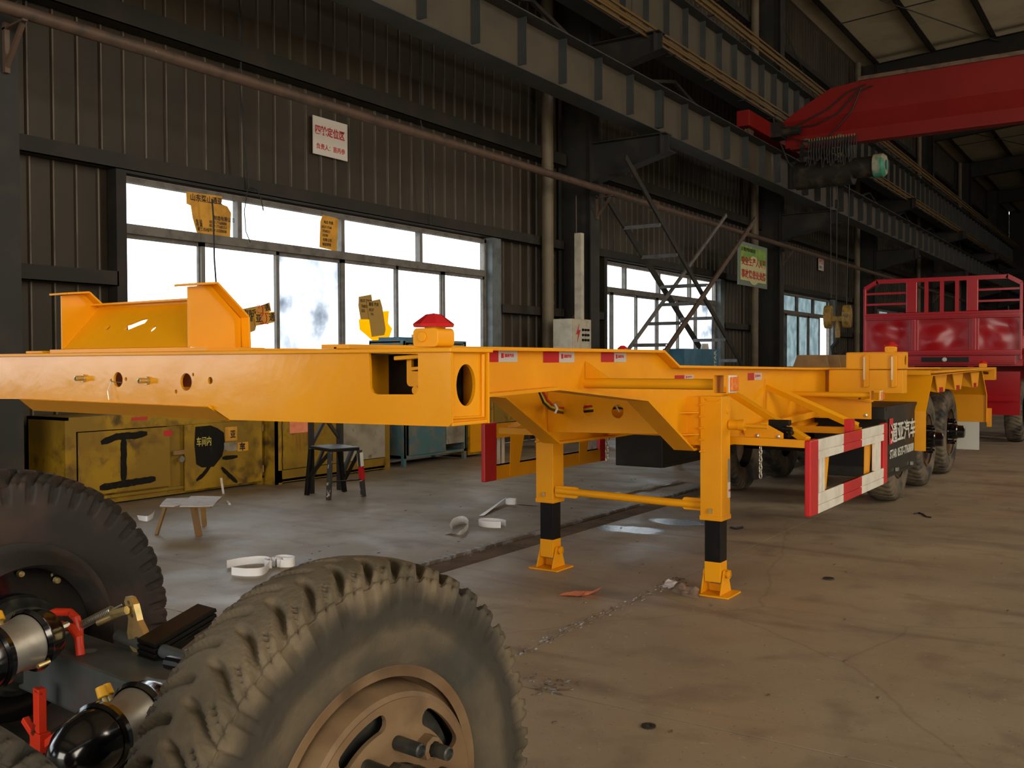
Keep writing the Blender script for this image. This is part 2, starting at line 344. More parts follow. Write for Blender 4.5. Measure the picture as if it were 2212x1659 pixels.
def panels(y0, y1, z0, z1):
    n = max(1, round((y1-y0)/.87)); p = (y1-y0)/n; far = MB()
    for k in range(n):
        a = y0+k*p
        if a < -6: panel_mb(a, a+p, z0, z1, far)
        elif a < 34: ribs(panel_mb(a, a+p, z0, z1).build('wall_panel', 'wall', wl))
        else: panel_mb(a, a+p, z0, z1, far)
    if far.v: o = far.build('wall_panel', 'wall', wl); o['kind'] = 'stuff'
panels(YA, YB, WZ1+.1, 5.45); panels(YA, YB, 5.45, 13.0); c = YA
for a, b in WINS:
    panels(c, a, 0, WZ1+.1); panels(a, b, 0, WZ0-.05) ; c = b
panels(c, YB, 0, WZ1+.1)
# girts (C channels) along the wall
def girt(z0, z1, y0, y1, name='girt', m='steel_dark', dep=.2):
    mb = MB().box(XW+.03, XW+dep, y0, y1, z1-.02, z1).box(XW+dep-.012, XW+dep, y0, y1, z0, z1-.02).box(XW+.03, XW+dep, y0, y1, z0, z0+.012)
    return tag(mb.build(name, m), kind='structure')
for i in range(len(BAY)-1):
    a, b = BAY[i]+.19, BAY[i+1]-.19
    girt(3.72, 3.90, a, b); girt(5.36, 5.60, a, b, dep=.26); girt(7.4, 7.6, a, b); girt(9.3, 9.5, a, b); girt(11.2, 11.4, a, b)
    for w0, w1 in WINS:
        if a < w0 < b:
            girt(2.38, 2.55, a, w0-.12); girt(2.38, 2.55, w1+.3, b)
            tag(B(XW+.03, XW+.2, w0-.14, w0-.01, 0, 3.72).build('window_post', 'steel_dark'), kind='structure')
            tag(B(XW+.03, XW+.17, w1+.02, w1+.3, 0, 3.72).build('window_post', 'bluepost'), kind='structure')
# windows
def window(n, y0, y1, ups, lows, smudged=(), frosted=False, open_last=False):
    t = thing('window_%d' % n, (XW, (y0+y1)/2, WZ0), None, None); t['kind'] = 'structure'
    fr = MB(); x0, x1 = XW-.05, XW+.05
    fr.box(x0, x1, y0, y1, WZ1-.06, WZ1).box(x0, x1, y0, y1, WZ0, WZ0+.06).box(x0, x1, y0, y0+.05, WZ0, WZ1).box(x0, x1, y1-.05, y1, WZ0, WZ1)
    fr.build('window_frame', 'frame', t)
    B(x0, x1+.02, y0+.05, y1-.05, WZT-.06, WZT+.05).build('transom', 'frame', t)
    e = [y0+.05]+list(ups)+[y1-.05]
    for u in ups: B(x0, x1, u-.035, u+.035, WZT+.05, WZ1-.06).build('mullion', 'frame', t)
    for k in range(len(e)-1): B(XW-.004, XW+.004, e[k]+.03, e[k+1]-.03, WZT+.05, WZ1-.06).build('pane', 'pane_frosted' if frosted else 'pane', t)
    e = [y0+.05]+list(lows)+[y1-.05]
    for k in range(len(e)-1):
        a, b = e[k]-.018, e[k+1]+.018; xo = .02 if k % 2 else -.02
        if open_last and k == len(e)-2: continue
        s = MB().box(XW+xo-.018, XW+xo+.018, a, a+.055, WZ0+.06, WZT-.06).box(XW+xo-.018, XW+xo+.018, b-.055, b, WZ0+.06, WZT-.06)
        s.box(XW+xo-.018, XW+xo+.018, a, b, WZT-.11, WZT-.06).box(XW+xo-.018, XW+xo+.018, a, b, WZ0+.06, WZ0+.11)
        s = s.build('sash', 'frame', t)
        B(XW+xo-.003, XW+xo+.003, a+.05, b-.05, WZ0+.1, WZT-.1).build('pane', 'pane_frosted' if frosted else ('pane_smudged' if k in smudged else 'pane'), s)
    return t
window(1, 6.85, 14.2, (8.62, 10.55, 12.37), (8.03, 9.29, 10.56, 11.79, 12.98), smudged=(2,))
window(2, 18.5, 25.0, (19.66, 21.44, 23.29), (19.04, 20.24, 21.36, 22.57, 23.68), smudged=(5,))
window(3, 29.9, 35.85, (32.14, 33.94), (31.0, 32.29, 33.42, 34.67), frosted=True, open_last=True)
for k, (a, b) in enumerate(WINS):
    if k not in (2, 3, 4): window((8, 9, 1, 2, 3, 4, 5, 6)[k], a, b, [a+(b-a)*q/3 for q in (1, 2)], [a+(b-a)*q/4 for q in (1, 2, 3)], frosted=k > 4)
# columns: H section with web along x, bracket that carries the crane girder
for i, yc in enumerate(BAY):
    t = thing('column', (-9.3, yc, 0), None, None); t['kind'] = 'structure'
    B(-9.32, -9.3, yc-.18, yc+.18, 0, 13.05).build('inner_flange', 'steel_col', t); B(-10.04, -10.02, yc-.18, yc+.18, 0, 13.05).build('outer_flange', 'steel_col', t)
    B(-10.02, -9.32, yc-.007, yc+.007, 0, 13.05).build('web', 'steel_col', t)
    for zb, zt, xe in ((5.02, 5.78, -7.72), (7.05, 7.70, -7.85)):
        k = MB().prism([(-9.3, zb), (-9.3, zt-.02), (xe, zt-.02), (xe, zt-.36)], 'y', yc-.008, yc+.008); k.box(-9.3, xe, yc-.15, yc+.15, zt-.02, zt)
        k.prism([(-9.3, zb-.015), (-9.3, zb), (xe+.08, zt-.345), (xe+.08, zt-.36)], 'y', yc-.15, yc+.15)
        k.box(xe-.12, xe-.1, yc-.14, yc+.14, zt-.38, zt-.02)
        k.build('girder_bracket', 'steel_col', t)
# crane girders, one per bay, with their stiffeners
st_me = None
for i in range(1, len(BAY)-1):
    a, b = BAY[i]+.01, BAY[i+1]-.01
    t = thing('crane_girder', (-8, a, 5.78), None, None); t['kind'] = 'structure'
    B(-8.01, -7.99, a, b, 5.80, 6.60).build('girder_web', 'girder', t)
    B(-8.2, -7.8, a, b, 5.78, 5.80).build('bottom_flange', 'flange', t); B(-8.26, -7.74, a, b, 6.60, 6.62).build('top_flange', 'flange', t)
    MB().box(-8.045, -7.955, a, b, 6.62, 6.635).box(-8.01, -7.99, a, b, 6.635, 6.70).box(-8.035, -7.965, a, b, 6.70, 6.73).build('crane_rail', 'rail', t)
    n = 10
    for k in range(n+1):
        y = a+.03+(b-a-.06)*k/n
        if st_me is None:
            o = MB().box(-7.99, -7.84, -.006, .006, 5.90, 6.60).build('stiffener', 'flange'); st_me = o.data; o.parent = t; o.matrix_parent_inverse = Matrix.Translation(-t.location); o.location.y = y
        else:
            o = bpy.data.objects.new('stiffener', st_me); COL.objects.link(o); put(o, t); o.location.y = y
# upper girder with two bundles of conductor rails
for i in range(1, len(BAY)-1):
    a, b = BAY[i]+.01, BAY[i+1]-.01
    t = thing('upper_crane_girder', (-8.5, a, 7.7), None, None); t['kind'] = 'structure'
    MB().box(-8.51, -8.49, a, b, 7.72, 8.95).build('girder_web', 'girder', t)
    MB().box(-8.7, -8.3, a, b, 7.70, 7.72).build('bottom_flange', 'flange', t); MB().box(-8.75, -8.25, a, b, 8.95, 8.97).build('top_flange', 'flange', t)
    s = MB()
    for k in range(12):
        y = a+(b-a)*(k+.5)/12; s.box(-8.49, -8.36, y-.006, y+.006, 7.85, 8.95)
    s.build('stiffener', 'flange', t)['kind'] = 'stuff'
for z, lab in ((7.62, 'lower'), (9.0, 'upper')):
    t = thing('conductor_bar', (-8.12, 10, z), 'four parallel yellow conductor bars along the %s edge of the high girder' % lab, 'conductor rail')
    for k in range(4):
        B(-8.16+.03*(k % 2), -8.13+.03*(k % 2), -6, 74, z+.075*k, z+.045+.075*k).build('bar', 'conductor', t)
    for y in range(6, 72, 2): B(-8.3, -8.1, y, y+.05, z-.03, z-.005).build('bar_bracket', 'steel_dark', t)
# side bracing below the upper girder
br = MB()
for i in range(3, 8):
    y0 = BAY[i]; 
    for k in range(4):
        a = y0+(BAY[i+1]-y0)*k/4; b = y0+(BAY[i+1]-y0)*(k+1)/4; zz = (7.6, 6.95) if k % 2 else (6.95, 7.6)
        br.bar((-8.9, a, zz[0]), (-8.9, b, zz[1]), .07)
    br.bar((-8.9, y0, 6.93), (-8.9, BAY[i+1], 6.93), .09)
tag(br.build('lateral_bracing', 'steel_dark'), kind='structure')
# wall rod bracing
for i in range(3, 8):
    a, b = BAY[i], BAY[i+1]
    tag(MB().cyl((XW+.25, a+.3, 12.5), (XW+.25, b-.3, 7.8), .014, n=6).cyl((XW+.25, a+.3, 7.8), (XW+.25, b-.3, 12.5), .014, n=6).build('rod_bracing', 'steel_dark'), kind='structure')
# roof
ZR = lambda x: 13.15+.06*(x+9.3) if x < 1 else 13.15+.06*(10.3-(x-1))
rf = tag(MB().add([(-10.4, YA, ZR(-10.4)+.12), (1, YA, ZR(1)+.12), (1, YB, ZR(1)+.12), (-10.4, YB, ZR(-10.4)+.12), (-10.4, YA, ZR(-10.4)+.2), (1, YA, ZR(1)+.2), (1, YB, ZR(1)+.2), (-10.4, YB, ZR(-10.4)+.2)],
    [(0, 1, 2, 3), (4, 5, 6, 7), (0, 1, 5, 4), (1, 2, 6, 5), (2, 3, 7, 6), (3, 0, 4, 7)]).add([(1, YA, ZR(1)+.12), (12.4, YA, ZR(12.4)+.12), (12.4, YB, ZR(12.4)+.12), (1, YB, ZR(1)+.12), (1, YA, ZR(1)+.2), (12.4, YA, ZR(12.4)+.2), (12.4, YB, ZR(12.4)+.2), (1, YB, ZR(1)+.2)],
    [(0, 1, 2, 3), (4, 5, 6, 7), (0, 1, 5, 4), (1, 2, 6, 5), (2, 3, 7, 6), (3, 0, 4, 7)]).build('ceiling', 'roof'), kind='structure')
for x in [-9.3+2.05*k for k in range(11)]:
    MB().box(x-.1, x+.1, YA, YB, ZR(x)-.12, ZR(x)-.1).box(x-.1, x-.08, YA, YB, ZR(x)-.12, ZR(x)+.12).build('purlin', 'steel_dark', rf)
for i, yc in enumerate(BAY):
    r = MB()
    for xa, xb in ((-9.3, 1), (1, 11.9)):
        za, zb = ZR(xa)-.14, ZR(xb)-.14
        r.prism([(xa, za-.85), (xb, zb-.6), (xb, zb), (xa, za)], 'y', yc-.01, yc+.01); r.prism([(xa, za-.87), (xb, zb-.62), (xb, zb-.6), (xa, za-.85)], 'y', yc-.16, yc+.16)
        r.prism([(xa, za-.02), (xb, zb-.02), (xb, zb), (xa, za)], 'y', yc-.16, yc+.16)
    tag(r.build('roof_rafter', 'steel_dark'), kind='structure')
    if 4 <= i < 8:
        y1 = BAY[i+1]; mb = MB()
        for k in range(2): mb.cyl((-9+4*k, yc, ZR(-9+4*k)-.3), (-5+4*k, y1, ZR(-5+4*k)-.3), .02, n=6)
        mb.cyl((-9.2, (yc+y1)/2, ZR(-9.2)-.2), (1, (yc+y1)/2, ZR(1)-.2), .02, n=6)
        tag(mb.build('roof_tie_rod', 'steel_dark'), kind='structure')
# other walls, closed; area lamps inside them stand for the daylight openings
mb = MB().box(12.2, 12.3, YA, YB, 4.3, 12.9).box(12.2, 12.3, YA, YB, 0, 1.6)
tag(mb.build('wall_right', 'wall'), kind='structure')
tag(B(XW, 12.3, YB, YB+.1, 0, 13.8).build('wall_far', 'wall'), kind='structure'); tag(B(XW, 12.3, YA-.1, YA, 0, 13.8).build('wall_back', 'wall'), kind='structure')
tag(B(12.22, 12.28, YA, YB, 1.6, 4.3).build('wall_right_shutters', 'wall'), kind='structure')
# service pipes
t = MB(); pp = [(-9.0, y, 4.83-.0016*(y-5)) for y in range(-6, 78, 4)]
t.tube(pp, .066, 12)
tg = thing('horizontal_pipe', (-9, 5, 4.83), 'long rusty pipe running along the window wall on brackets', 'pipe')
t.build('pipe_run', 'pipe', tg, smooth=True)
for yc in BAY[2:]:
    MB().bar((-9.3, yc+.05, 4.72), (-8.94, yc+.05, 4.745), .05, .02).bar((-9.28, yc+.05, 4.35), (-8.98, yc+.05, 4.72), .04).bar((-9.28, yc+.05, 4.3), (-9.28, yc+.05, 4.78), .05).build('pipe_bracket', 'pipe', tg)
MB().lathe([(-.03, .066), (-.03, .12), (.03, .12), (.03, .066)], (-9, 18.9, 4.81), (0, 1, 0), 16).build('pipe_joint', 'rail', tg)
spots = ['by the large window', 'beyond the crossed stairs', 'behind the red truck bed', 'farther behind the red truck bed', 'deep in the hall']
dpt = None
for k, yc in enumerate(BAY[4:9]):
    t = thing('downpipe', (-9.78, yc-1.0, 0), 'round beige downpipe beside the column '+spots[k], 'pipe', 'beige downpipes along the wall')
    MB().cyl((-9.78, yc-1.0, 0), (-9.78, yc-1.0, 12.9), .115, n=18).build('pipe_run', 'downpipe', t, smooth=True)
    for z in (2.6, 3.5, 3.0, 5.2, 9.0): MB().lathe([(0, .115), (0, .122), (.05, .122), (.05, .115)], (-9.78, yc-1.0, z), EZ, 18).build('pipe_joint', 'downpipe', t, smooth=True)

# hanging cables
def cable(pts, r, label, m='cable', name='hanging_cable'):
    return tag(MB().tube(pts, r, 6).build(name, m, smooth=True), label, 'cable')
XC = -9.85
cable([onX(x, y, XC) for x, y in ((512, -60), (522, 60), (519, 190), (524, 260), (536, 390), (538, 408))], .012, 'thin black cable hanging down the wall left of the white sign')
cable([onX(x, y, XC) for x, y in ((536, 400), (528, 455), (531, 500), (541, 524))], .006, 'thin wire hanging across the second upper pane of the near window')
cable([onX(x, y, XC) for x, y in ((538, 404), (553, 408), (563, 425), (569, 455))], .008, 'short curved black cable end hooked over the window head')
cable([onX(x, y, XC) for x, y in ((458, 430), (461, 470), (463, 560), (467, 615), (473, 660), (480, 720))], .011, 'dark cable hanging down past the torn yellow poster')
cable([onX(x, y, XC) for x, y in ((906, 80), (907, 250), (917, 310), (926, 430), (931, 486))], .010, 'thin black cable hanging on the wall right of the white sign')

# ---------------------------------------------------------------- signs
def sign_board(org, w_, h_, label, name='wall_sign', m='sign', tilt=0., th=.012, normal='x', frame=None):
    t = thing(name, org, label, 'sign'); right = EY*math.cos(tilt)+EZ*math.sin(tilt); up = -EY*math.sin(tilt)+EZ*math.cos(tilt)
    MB().plate([(0, 0), (w_, 0), (w_, h_), (0, h_)], [], org, right, up, th).build('board', m, t)
    return t, right, up
o = onX(676, 331, -10.03); t, r, u = sign_board(o, .70, .54, 'white sign with red characters on the wall above the large window', tilt=.0)
f = o+EX*.009
text('四轮定位区', .142, f+r*.03+u*.30, r, u*1, 'signred', 'sign_text', t, bold=.022, sx=.86)
t.children[-1].scale = (1, 1, 1)
text('负责人：苗丙参', .088, f+r*.06+u*.09, r, u, 'signred', 'sign_text', t, bold=.015, sx=.95)
o = Vector((-8.93, 24.0, 3.5))
o = onX(1594, 614, -9.0); gy = onX(1656, 621, -9.0).y-o.y
t, r, u = sign_board(o, gy, 1.12, 'green and cream safety poster in a clear frame on the third column', m='signframe', th=.03)
f = o+EX*.02
MB().plate([(.12, .12), (gy-.12, .12), (gy-.12, 1.03), (.12, 1.03)], [], f, r, u, .004).build('poster', 'signgreen', t)
MB().plate(circ(gy/2, .42, .5, 32, ry=.38), [], f+EX*.009, r, u, .003).build('poster_field', 'signyel', t)
MB().plate([(.13, .13), (gy-.13, .13), (gy-.13, .60), (.13, .60)], [], f+EX*.004, r, u, .003).build('poster_field', 'signyel', t)
f = f+EX*.013
text('安全生产人人管', .235, f+r*.17+u*.55, r, u, 'signred', 'sign_text', t, bold=.02, sx=(gy-.32)/(7*.235))
text('事故隐患处处防', .235, f+r*.17+u*.22, r, u, 'signred', 'sign_text', t, bold=.02, sx=(gy-.32)/(7*.235))
text('亚 通亚汽车有限公司', .11, f+r*.17+u*.89, r, u, 'ink', 'sign_text', t, bold=.02, sx=1)
o = onX(1768, 583, -10.03); t, r, u = sign_board(o, .62, .46, 'small white sign with red characters above the third window')
text('四轮区', .18, o+EX*.009+r*.04+u*.24, r, u, 'signred', 'sign_text', t, bold=.02); text('负责人', .1, o+EX*.009+r*.1+u*.08, r, u, 'ink', 'sign_text', t, bold=.01)

# posters taped to the panes
def torn(pts, X, label, lines, m='stick', name='torn_poster', rotd=0.):
    ps = [onX(x, y, X) for x, y in pts]; o = ps[0]; t = thing(name, o, label, 'poster')
    MB().plate([((p-o).y, (p-o).z) for p in ps], [], o, EY, EZ, .004).build('sheet', m, t)
    for s_, size, x, y, mm in lines:
        text(s_, size, onX(x, y, X)+EX*.004, EY*math.cos(rotd)+EZ*math.sin(rotd), EZ*math.cos(rotd)-EY*math.sin(rotd), mm, 'print', t, bold=.02, sx=.9)
    return t
torn([(402, 414), (480, 424), (478, 441), (491, 446), (499, 460), (497, 512), (470, 510), (425, 502), (416, 470), (412, 444), (403, 440)], -10.045, 'torn yellow notice with black lines on the left upper pane',
     [('山东梁山', .095, 410, 431, 'ink'), ('通亚', .09, 458, 438, 'ink'), ('制造有限公司', .062, 461, 474, 'ink'), ('0537-7768888', .052, 452, 482, 'ink'), ('0537-7768553', .052, 452, 490, 'ink'), ('0537-3350008', .052, 452, 499, 'ink'), ('电 话', .05, 422, 480, 'ink'), ('传 真', .05, 423, 488, 'ink'), ('服务热线', .05, 426, 497, 'ink')])
torn([(697, 464), (731, 473), (727, 543), (690, 534), (692, 478)], -10.045, 'small yellow notice with columns of print on an upper pane',
     [('电话 传真', .05, 699, 482, 'ink'), ('0537-7768', .05, 695, 492, 'ink'), ('7768553', .05, 696, 501, 'ink'), ('33500', .05, 696, 510, 'ink'), ('有限公司', .05, 697, 520, 'ink'), ('制造销售', .05, 696, 530, 'ink')])
torn([(512, 670), (560, 660), (553, 706), (551, 714), (534, 721), (512, 720)], -10.045, 'faded yellow notice stuck low on the window behind the frame',
     [('造有限公司', .10, 514, 682, 'ink'), ('768888', .09, 514, 693, 'ink'), ('68553', .09, 514, 702, 'ink'), ('50008', .09, 514, 711, 'ink')], m='stick_old')
def logo(o, s, m, parent):
    g = MB()
    for q in (1, -1):
        g.tube([o+EY*(s*x)+EZ*(s*q*y) for x, y in ((-.5, .5), (-.1, .5), (-.3, .2), (-.3, 0))], s*.045, 5); g.tube([o+EY*(-s*x)+EZ*(s*q*y) for x, y in ((-.5, .5), (-.1, .5), (-.3, .2), (-.3, 0))], s*.045, 5)
    g.build('emblem', m, parent)
t = torn([(541, 668), (582, 653), (586, 672), (549, 690)], -10.035, 'tilted yellow sticker with a red emblem low on the window', [('亚', .10, 545, 684, 'ink'), ('通', .10, 573, 672, 'ink')], name='emblem_sticker', rotd=.35); logo(onX(563, 670, -10.028), .13, 'red', t)
t = torn([(549, 678), (594, 673), (594, 696), (552, 704)], -10.025, 'level yellow sticker with a red emblem on the window mullion', [('亚', .12, 552, 695, 'ink'), ('通', .12, 581, 692, 'ink')], name='emblem_sticker', rotd=.05); logo(onX(571, 688, -10.018), .14, 'red', t)
torn([(775, 641), (802, 636), (804, 650), (800, 690), (779, 690), (774, 660)], -10.045, 'faded brown notice at the top of the yellow film patch', [('0537 77688', .06, 778, 652, 'ink'), ('76855', .06, 780, 664, 'ink'), ('335', .06, 780, 674, 'ink')], m='stick_old')
torn([(792, 652), (821, 646), (826, 664), (833, 712), (830, 724), (803, 728)], -10.035, 'long faded brown notice hanging over the yellow film', [('通亚 汽车', .06, 796, 660, 'ink'), ('0537', .06, 797, 672, 'ink'), ('776', .05, 800, 681, 'ink')], m='stick_old')
torn([(775, 690), (830, 672), (840, 672), (838, 698), (847, 710), (838, 738), (812, 742), (777, 712)], -10.055, 'bright yellow film patch stuck low on the window', [], m='film_yellow', name='yellow_film')

# ---------------------------------------------------------------- stairs
STAIRS = thing('steel_stairs', (-8.7, 20, 0), 'pair of steel stair flights crossing like an X before the second window', 'stairs')
def stair(name, a0, a1, b0, b1, treads):
    t = STAIRS
    MB().bar(a0, a1, .15 if name == 'steel_stairs' else .08, .04, up=EX).build('stringer', 'steel_dark' if name == 'steel_stairs' else 'frame', t); MB().bar(b0, b1, .11, .04, up=EX).build('stringer', 'steel_dark' if name == 'steel_stairs' else 'pipe', t)
    a0, a1, b0, b1 = map(Vector, (a0, a1, b0, b1))
    for k in treads:
        p = a0+(a1-a0)*k; z = p.z; q = b0+(b1-b0)*((z-b0.z)/(b1.z-b0.z))
        yc = (p.y+q.y)/2; MB().box(a0.x, b0.x, yc-.13, yc+.13, z-.012, z+.012).box(a0.x, b0.x, yc-.13, yc-.115, z-.06, z-.012).build('tread', 'blue_grey', t)
    return t
M['blue_grey'] = mat('worn_tread', (.13, .14, .15), .5, c2=(.08, .075, .07), sc=6)
stair('steel_stairs', (-9.1, 16.95, 4.75), (-9.1, 24.5, .02), (-8.3, 16.2, 5.3), (-8.3, 24.4, .02), [.11, .22, .34, .48, .58, .68, .78, .88])
stair('return_stairs', (-8.95, 22.9, 5.1), (-8.95, 14.9, .02), (-8.2, 22.9, 4.95), (-8.2, 15.1, .02), [.38, .465, .55, .64, .73, .82, .91])

# electric cabinet
t = thing('electric_cabinet', (-9.3, 16.2, 1.2), 'cream electric cabinet with a red lightning bolt beside the second column', 'electrical box')
cx0, cx1, cy = -9.62, -9.2, 16.3
cabY0 = 15.35
B(-9.4, -9.0, 15.42, 16.16, 1.25, 2.29).build('cabinet_body', 'cream', t, bev=.01)
B(-9.0, -8.985, 15.45, 16.13, 1.28, 2.26).build('cabinet_door', 'cream', t, bev=.004)
bolt = [(.08, .31), (.17, .48), (.14, .36), (.22, .37), (.10, .14), (.13, .29), (.05, .28)]
MB().plate(bolt, [], (-8.982, 15.50, 1.72), EY, EZ, .004).build('lightning_bolt', 'signred', t)
for i in range(3):
    for j in range(3): MB().lathe([(0, 0), (0, .026), (.03, .022), (.035, 0)], (-8.985, 15.80+.10*i, 2.09-.095*j), EX, 12).build('knob', 'black', t, smooth=True)
t = thing('cable_trunking', (-9.3, 16.7, 2), 'white vertical cable trunk running up from the electric cabinet', 'trunking')
B(-9.26, -9.12, 15.98, 16.1, 2.29, 3.93).build('trunk', 'cream', t); B(-9.12, -9.115, 15.99, 16.09, 2.3, 3.92).build('trunk_cover', 'cream', t)
cable([(-9.55, 16.55, 4.75), (-9.55, 16.56, 3.6), (-9.55, 16.55, 2.5), (-9.45, 16.2, 2.3)], .012, 'grey conduit dropping down the column above the electric cabinet', 'pipe', 'conduit')

# ---------------------------------------------------------------- cabinets along the wall
def hinge(t, y, z, X): MB().cyl((X+.012, y, z-.04), (X+.012, y, z+.04), .010, n=8).build('hinge', 'brown', t)
t = thing('tool_cabinet', (-9.5, 6.9, 0), 'yellow steel tool cabinet sprayed with a large black character', 'cabinet')
X = -9.2
cb = MB().box(-9.9, X, 5.62, 5.66, .08, .95).box(-9.9, X, 8.18, 8.22, .0, .95).box(-9.9, X, 5.62, 8.22, .92, .95).box(-9.9, X, 5.62, 8.22, .08, .11).box(-9.9, -9.87, 5.62, 8.22, .08, .95)
cb.box(X-.02, X, 5.66, 8.18, .80, .92).box(X-.02, X, 5.66, 5.74, .08, .80).box(X-.05, X-.03, 6.86, 7.1, .05, .8).box(X-.06, X-.04, 5.66, 8.2, .02, .16)
cb.build('cabinet_body', 'yellow_old', t)
d = B(X-.01, X+.01, 5.76, 6.86, .13, .79).build('cabinet_door', 'yellow_old', t, bev=.003); hinge(t, 5.76, .6, X); hinge(t, 5.76, .3, X)
def strokes(name, m, parent, segs, X, wd): # sprayed strokes, flat print with slightly ragged edges
    for k, seg in enumerate(segs):
        pts = []
        for a, b in zip(seg[:-1], seg[1:]):
            n_ = max(2, int(math.hypot(b[0]-a[0], b[1]-a[1])/.03)); pts += [(a[0]+(b[0]-a[0])*t/n_, a[1]+(b[1]-a[1])*t/n_) for t in range(n_)]
        pts.append(seg[-1]); P3 = [Vector((X+.0007*k, *p)) for p in pts]; vs = []
        for i, p in enumerate(P3):
            d = (P3[min(i+1, len(P3)-1)]-P3[max(i-1, 0)]).normalized(); n_ = d.cross(EX); e = min(1, .55+min(i, len(P3)-1-i)*.25)
            vs += [p-n_*wd/2*e*random.uniform(.88, 1.1), p+n_*wd/2*e*random.uniform(.88, 1.1)]
        MB().add(vs, [(2*i, 2*i+1, 2*i+3, 2*i+2) for i in range(len(P3)-1)]).build(name, m, parent)
q = [lambda x, y: (onX(x, y, X+.012).y, onX(x, y, X+.012).z)][0]
strokes('brush_stroke', 'spray', t, [[q(218, 957), q(252, 943), q(290, 941), q(318, 936)], [q(267, 945), q(267, 1040)], [q(215, 1054), q(260, 1046), q(300, 1040), q(336, 1034)]], X+.013, .075)
B(X+.0105, X+.0115, q(354, 930)[0], q(372, 930)[0], q(360, 942)[1], q(360, 930)[1]).build('red_sticker', 'signred', t)
B(X+.0015, X+.0025, q(285, 905)[0], q(320, 905)[0], q(300, 908)[1], .915).build('red_sticker', 'signred', t)
d = B(X+.015, X+.035, 7.04, 8.17, .05, .80).build('cabinet_door', 'yellow_old', t, bev=.003)
d.rotation_euler.z = 0
X2 = X+.037
q = lambda x, y: (onX(x, y, X2).y, onX(x, y, X2).z)
blob = [q(422, 922), (q(455, 919)), q(470, 925), q(484, 935), q(486, 960), q(480, 985), q(462, 1008), q(436, 1010), q(424, 1003), q(420, 960)]
MB().plate(blob, [], (X2, 0, 0), EY, EZ, .001).build('sprayed_patch', 'spray', t)
strokes('brush_stroke', 'spray', t, [[q(480, 990), q(513, 986)], [q(455, 1005), q(438, 1026), q(424, 1038)], [q(478, 1010), q(495, 1027), q(512, 1042)]], X2+.002, .05)
text('车间内', .115, Vector((X2+.003, q(424, 963)[0], q(424, 963)[1])), EY, EZ, 'print_y', 'stencil_text', t, bold=.01, sx=.62)
B(X2, X2+.002, q(486, 922)[0], q(512, 922)[0], q(500, 952)[1], q(500, 922)[1]).build('sticker', 'stick', t); text('亚', .10, Vector((X2+.003, q(497, 945)[0], q(497, 945)[1])), EY, EZ, 'ink', 'sticker_text', t, bold=.03, sx=.8)
B(X2, X2+.002, q(513, 955)[0], q(536, 955)[0], q(525, 974)[1], q(525, 955)[1]).build('sticker', 'stick', t); text('车', .10, Vector((X2+.003, q(517, 972)[0], q(517, 972)[1])), EY, EZ, 'ink', 'sticker_text', t, bold=.04, sx=.9)
B(X2, X2+.001, q(484, 955)[0], q(512, 955)[0], q(500, 974)[1], q(500, 955)[1]).build('grey_patch', 'grey_dirty', t)
for z in (.7, .2): hinge(t, 8.18, z, X2-.01)
MB().cyl((X+.03, 6.98, .42), (X+.06, 6.98, .42), .035, n=14).build('padlock', 'steel', t); B(X, X+.03, 6.9, 7.05, .47, .52).build('hasp', 'brown', t)
t = thing('tool_cabinet', (-9.3, 9.5, 0), 'yellow and grey steel cabinet behind the paint-spotted stool', 'cabinet')
X = -9.0
cb = MB().box(-9.8, X, 8.24, 8.28, 0, .95).box(-9.8, X, 10.28, 10.32, 0, .95).box(-9.8, X, 8.24, 10.32, .92, .95).box(-9.8, X, 8.28, 10.28, .03, .06).box(-9.8, -9.77, 8.24, 10.32, .03, .95).box(X-.02, X, 8.28, 10.28, .02, .17).box(X-.02, X, 8.24, 8.34, 0, .95).box(X-.02, X+.01, 10.24, 10.34, 0, .95).box(X-.02, X, 8.3, 10.3, .87, .95)
cb.build('cabinet_body', 'yellow_old', t)
B(X+.002, X+.02, 8.35, 9.28, .18, .86).build('cabinet_door', 'yellow_old', t, bev=.003); B(X+.002, X+.02, 9.30, 10.23, .18, .86).build('cabinet_door', 'grey_dirty', t, bev=.003)
MB().plate([(8.45, .62), (8.80, .62), (8.80, .85), (8.45, .84)], [], (X+.022, 0, 0), EY, EZ, .001).build('orange_patch', 'orange_tag', t)
strokes('paint_drip', 'signred', t, [[(8.5+.06*k, .62), (8.5+.06*k+.01, .62-.1-.07*(k % 3))] for k in range(6)], X+.022, .006)
for z in (.7, .3): hinge(t, 8.34, z, X+.01); hinge(t, 10.24, z, X+.01)
t = thing('teal_cabinet', (-9.3, 11.4, 0), 'tall worn teal steel cabinet on legs behind the outrigger guard', 'cabinet')
X = -8.95
cb = MB().box(-9.6, X, 10.6, 12.1, .12, .16).box(-9.6, X, 10.6, 12.1, 1.78, 1.82).box(-9.6, X, 10.6, 10.64, .12, 1.8).box(-9.6, X, 12.06, 12.1, .12, 1.8).box(-9.6, -9.57, 10.6, 12.1, .12, 1.8)
for y in (10.62, 12.06): cb.box(X-.05, X, y-.03, y+.03, 0, 1.8).box(-9.6, -9.55, y-.03, y+.03, 0, .2)
cb.build('cabinet_body', 'teal_old', t)
B(X, X+.02, 10.7, 11.55, .16, 1.76).build('cabinet_door', 'teal_old', t, bev=.003); B(X, X+.015, 11.57, 12.03, .26, 1.76).build('cabinet_door', 'grey_dirty', t, bev=.003)
for z in (1.2, .45): hinge(t, 10.69, z, X+.012)
t = thing('yellow_cabinet', (-9.3, 12.9, 0), 'narrow yellow steel cabinet right of the teal cabinet', 'cabinet')
B(-9.6, -9.0, 12.2, 12.7, .04, 1.1).build('cabinet_body', 'yellow_old', t); B(-9.0, -8.98, 12.24, 12.66, .08, 1.06).build('cabinet_door', 'yellow', t)
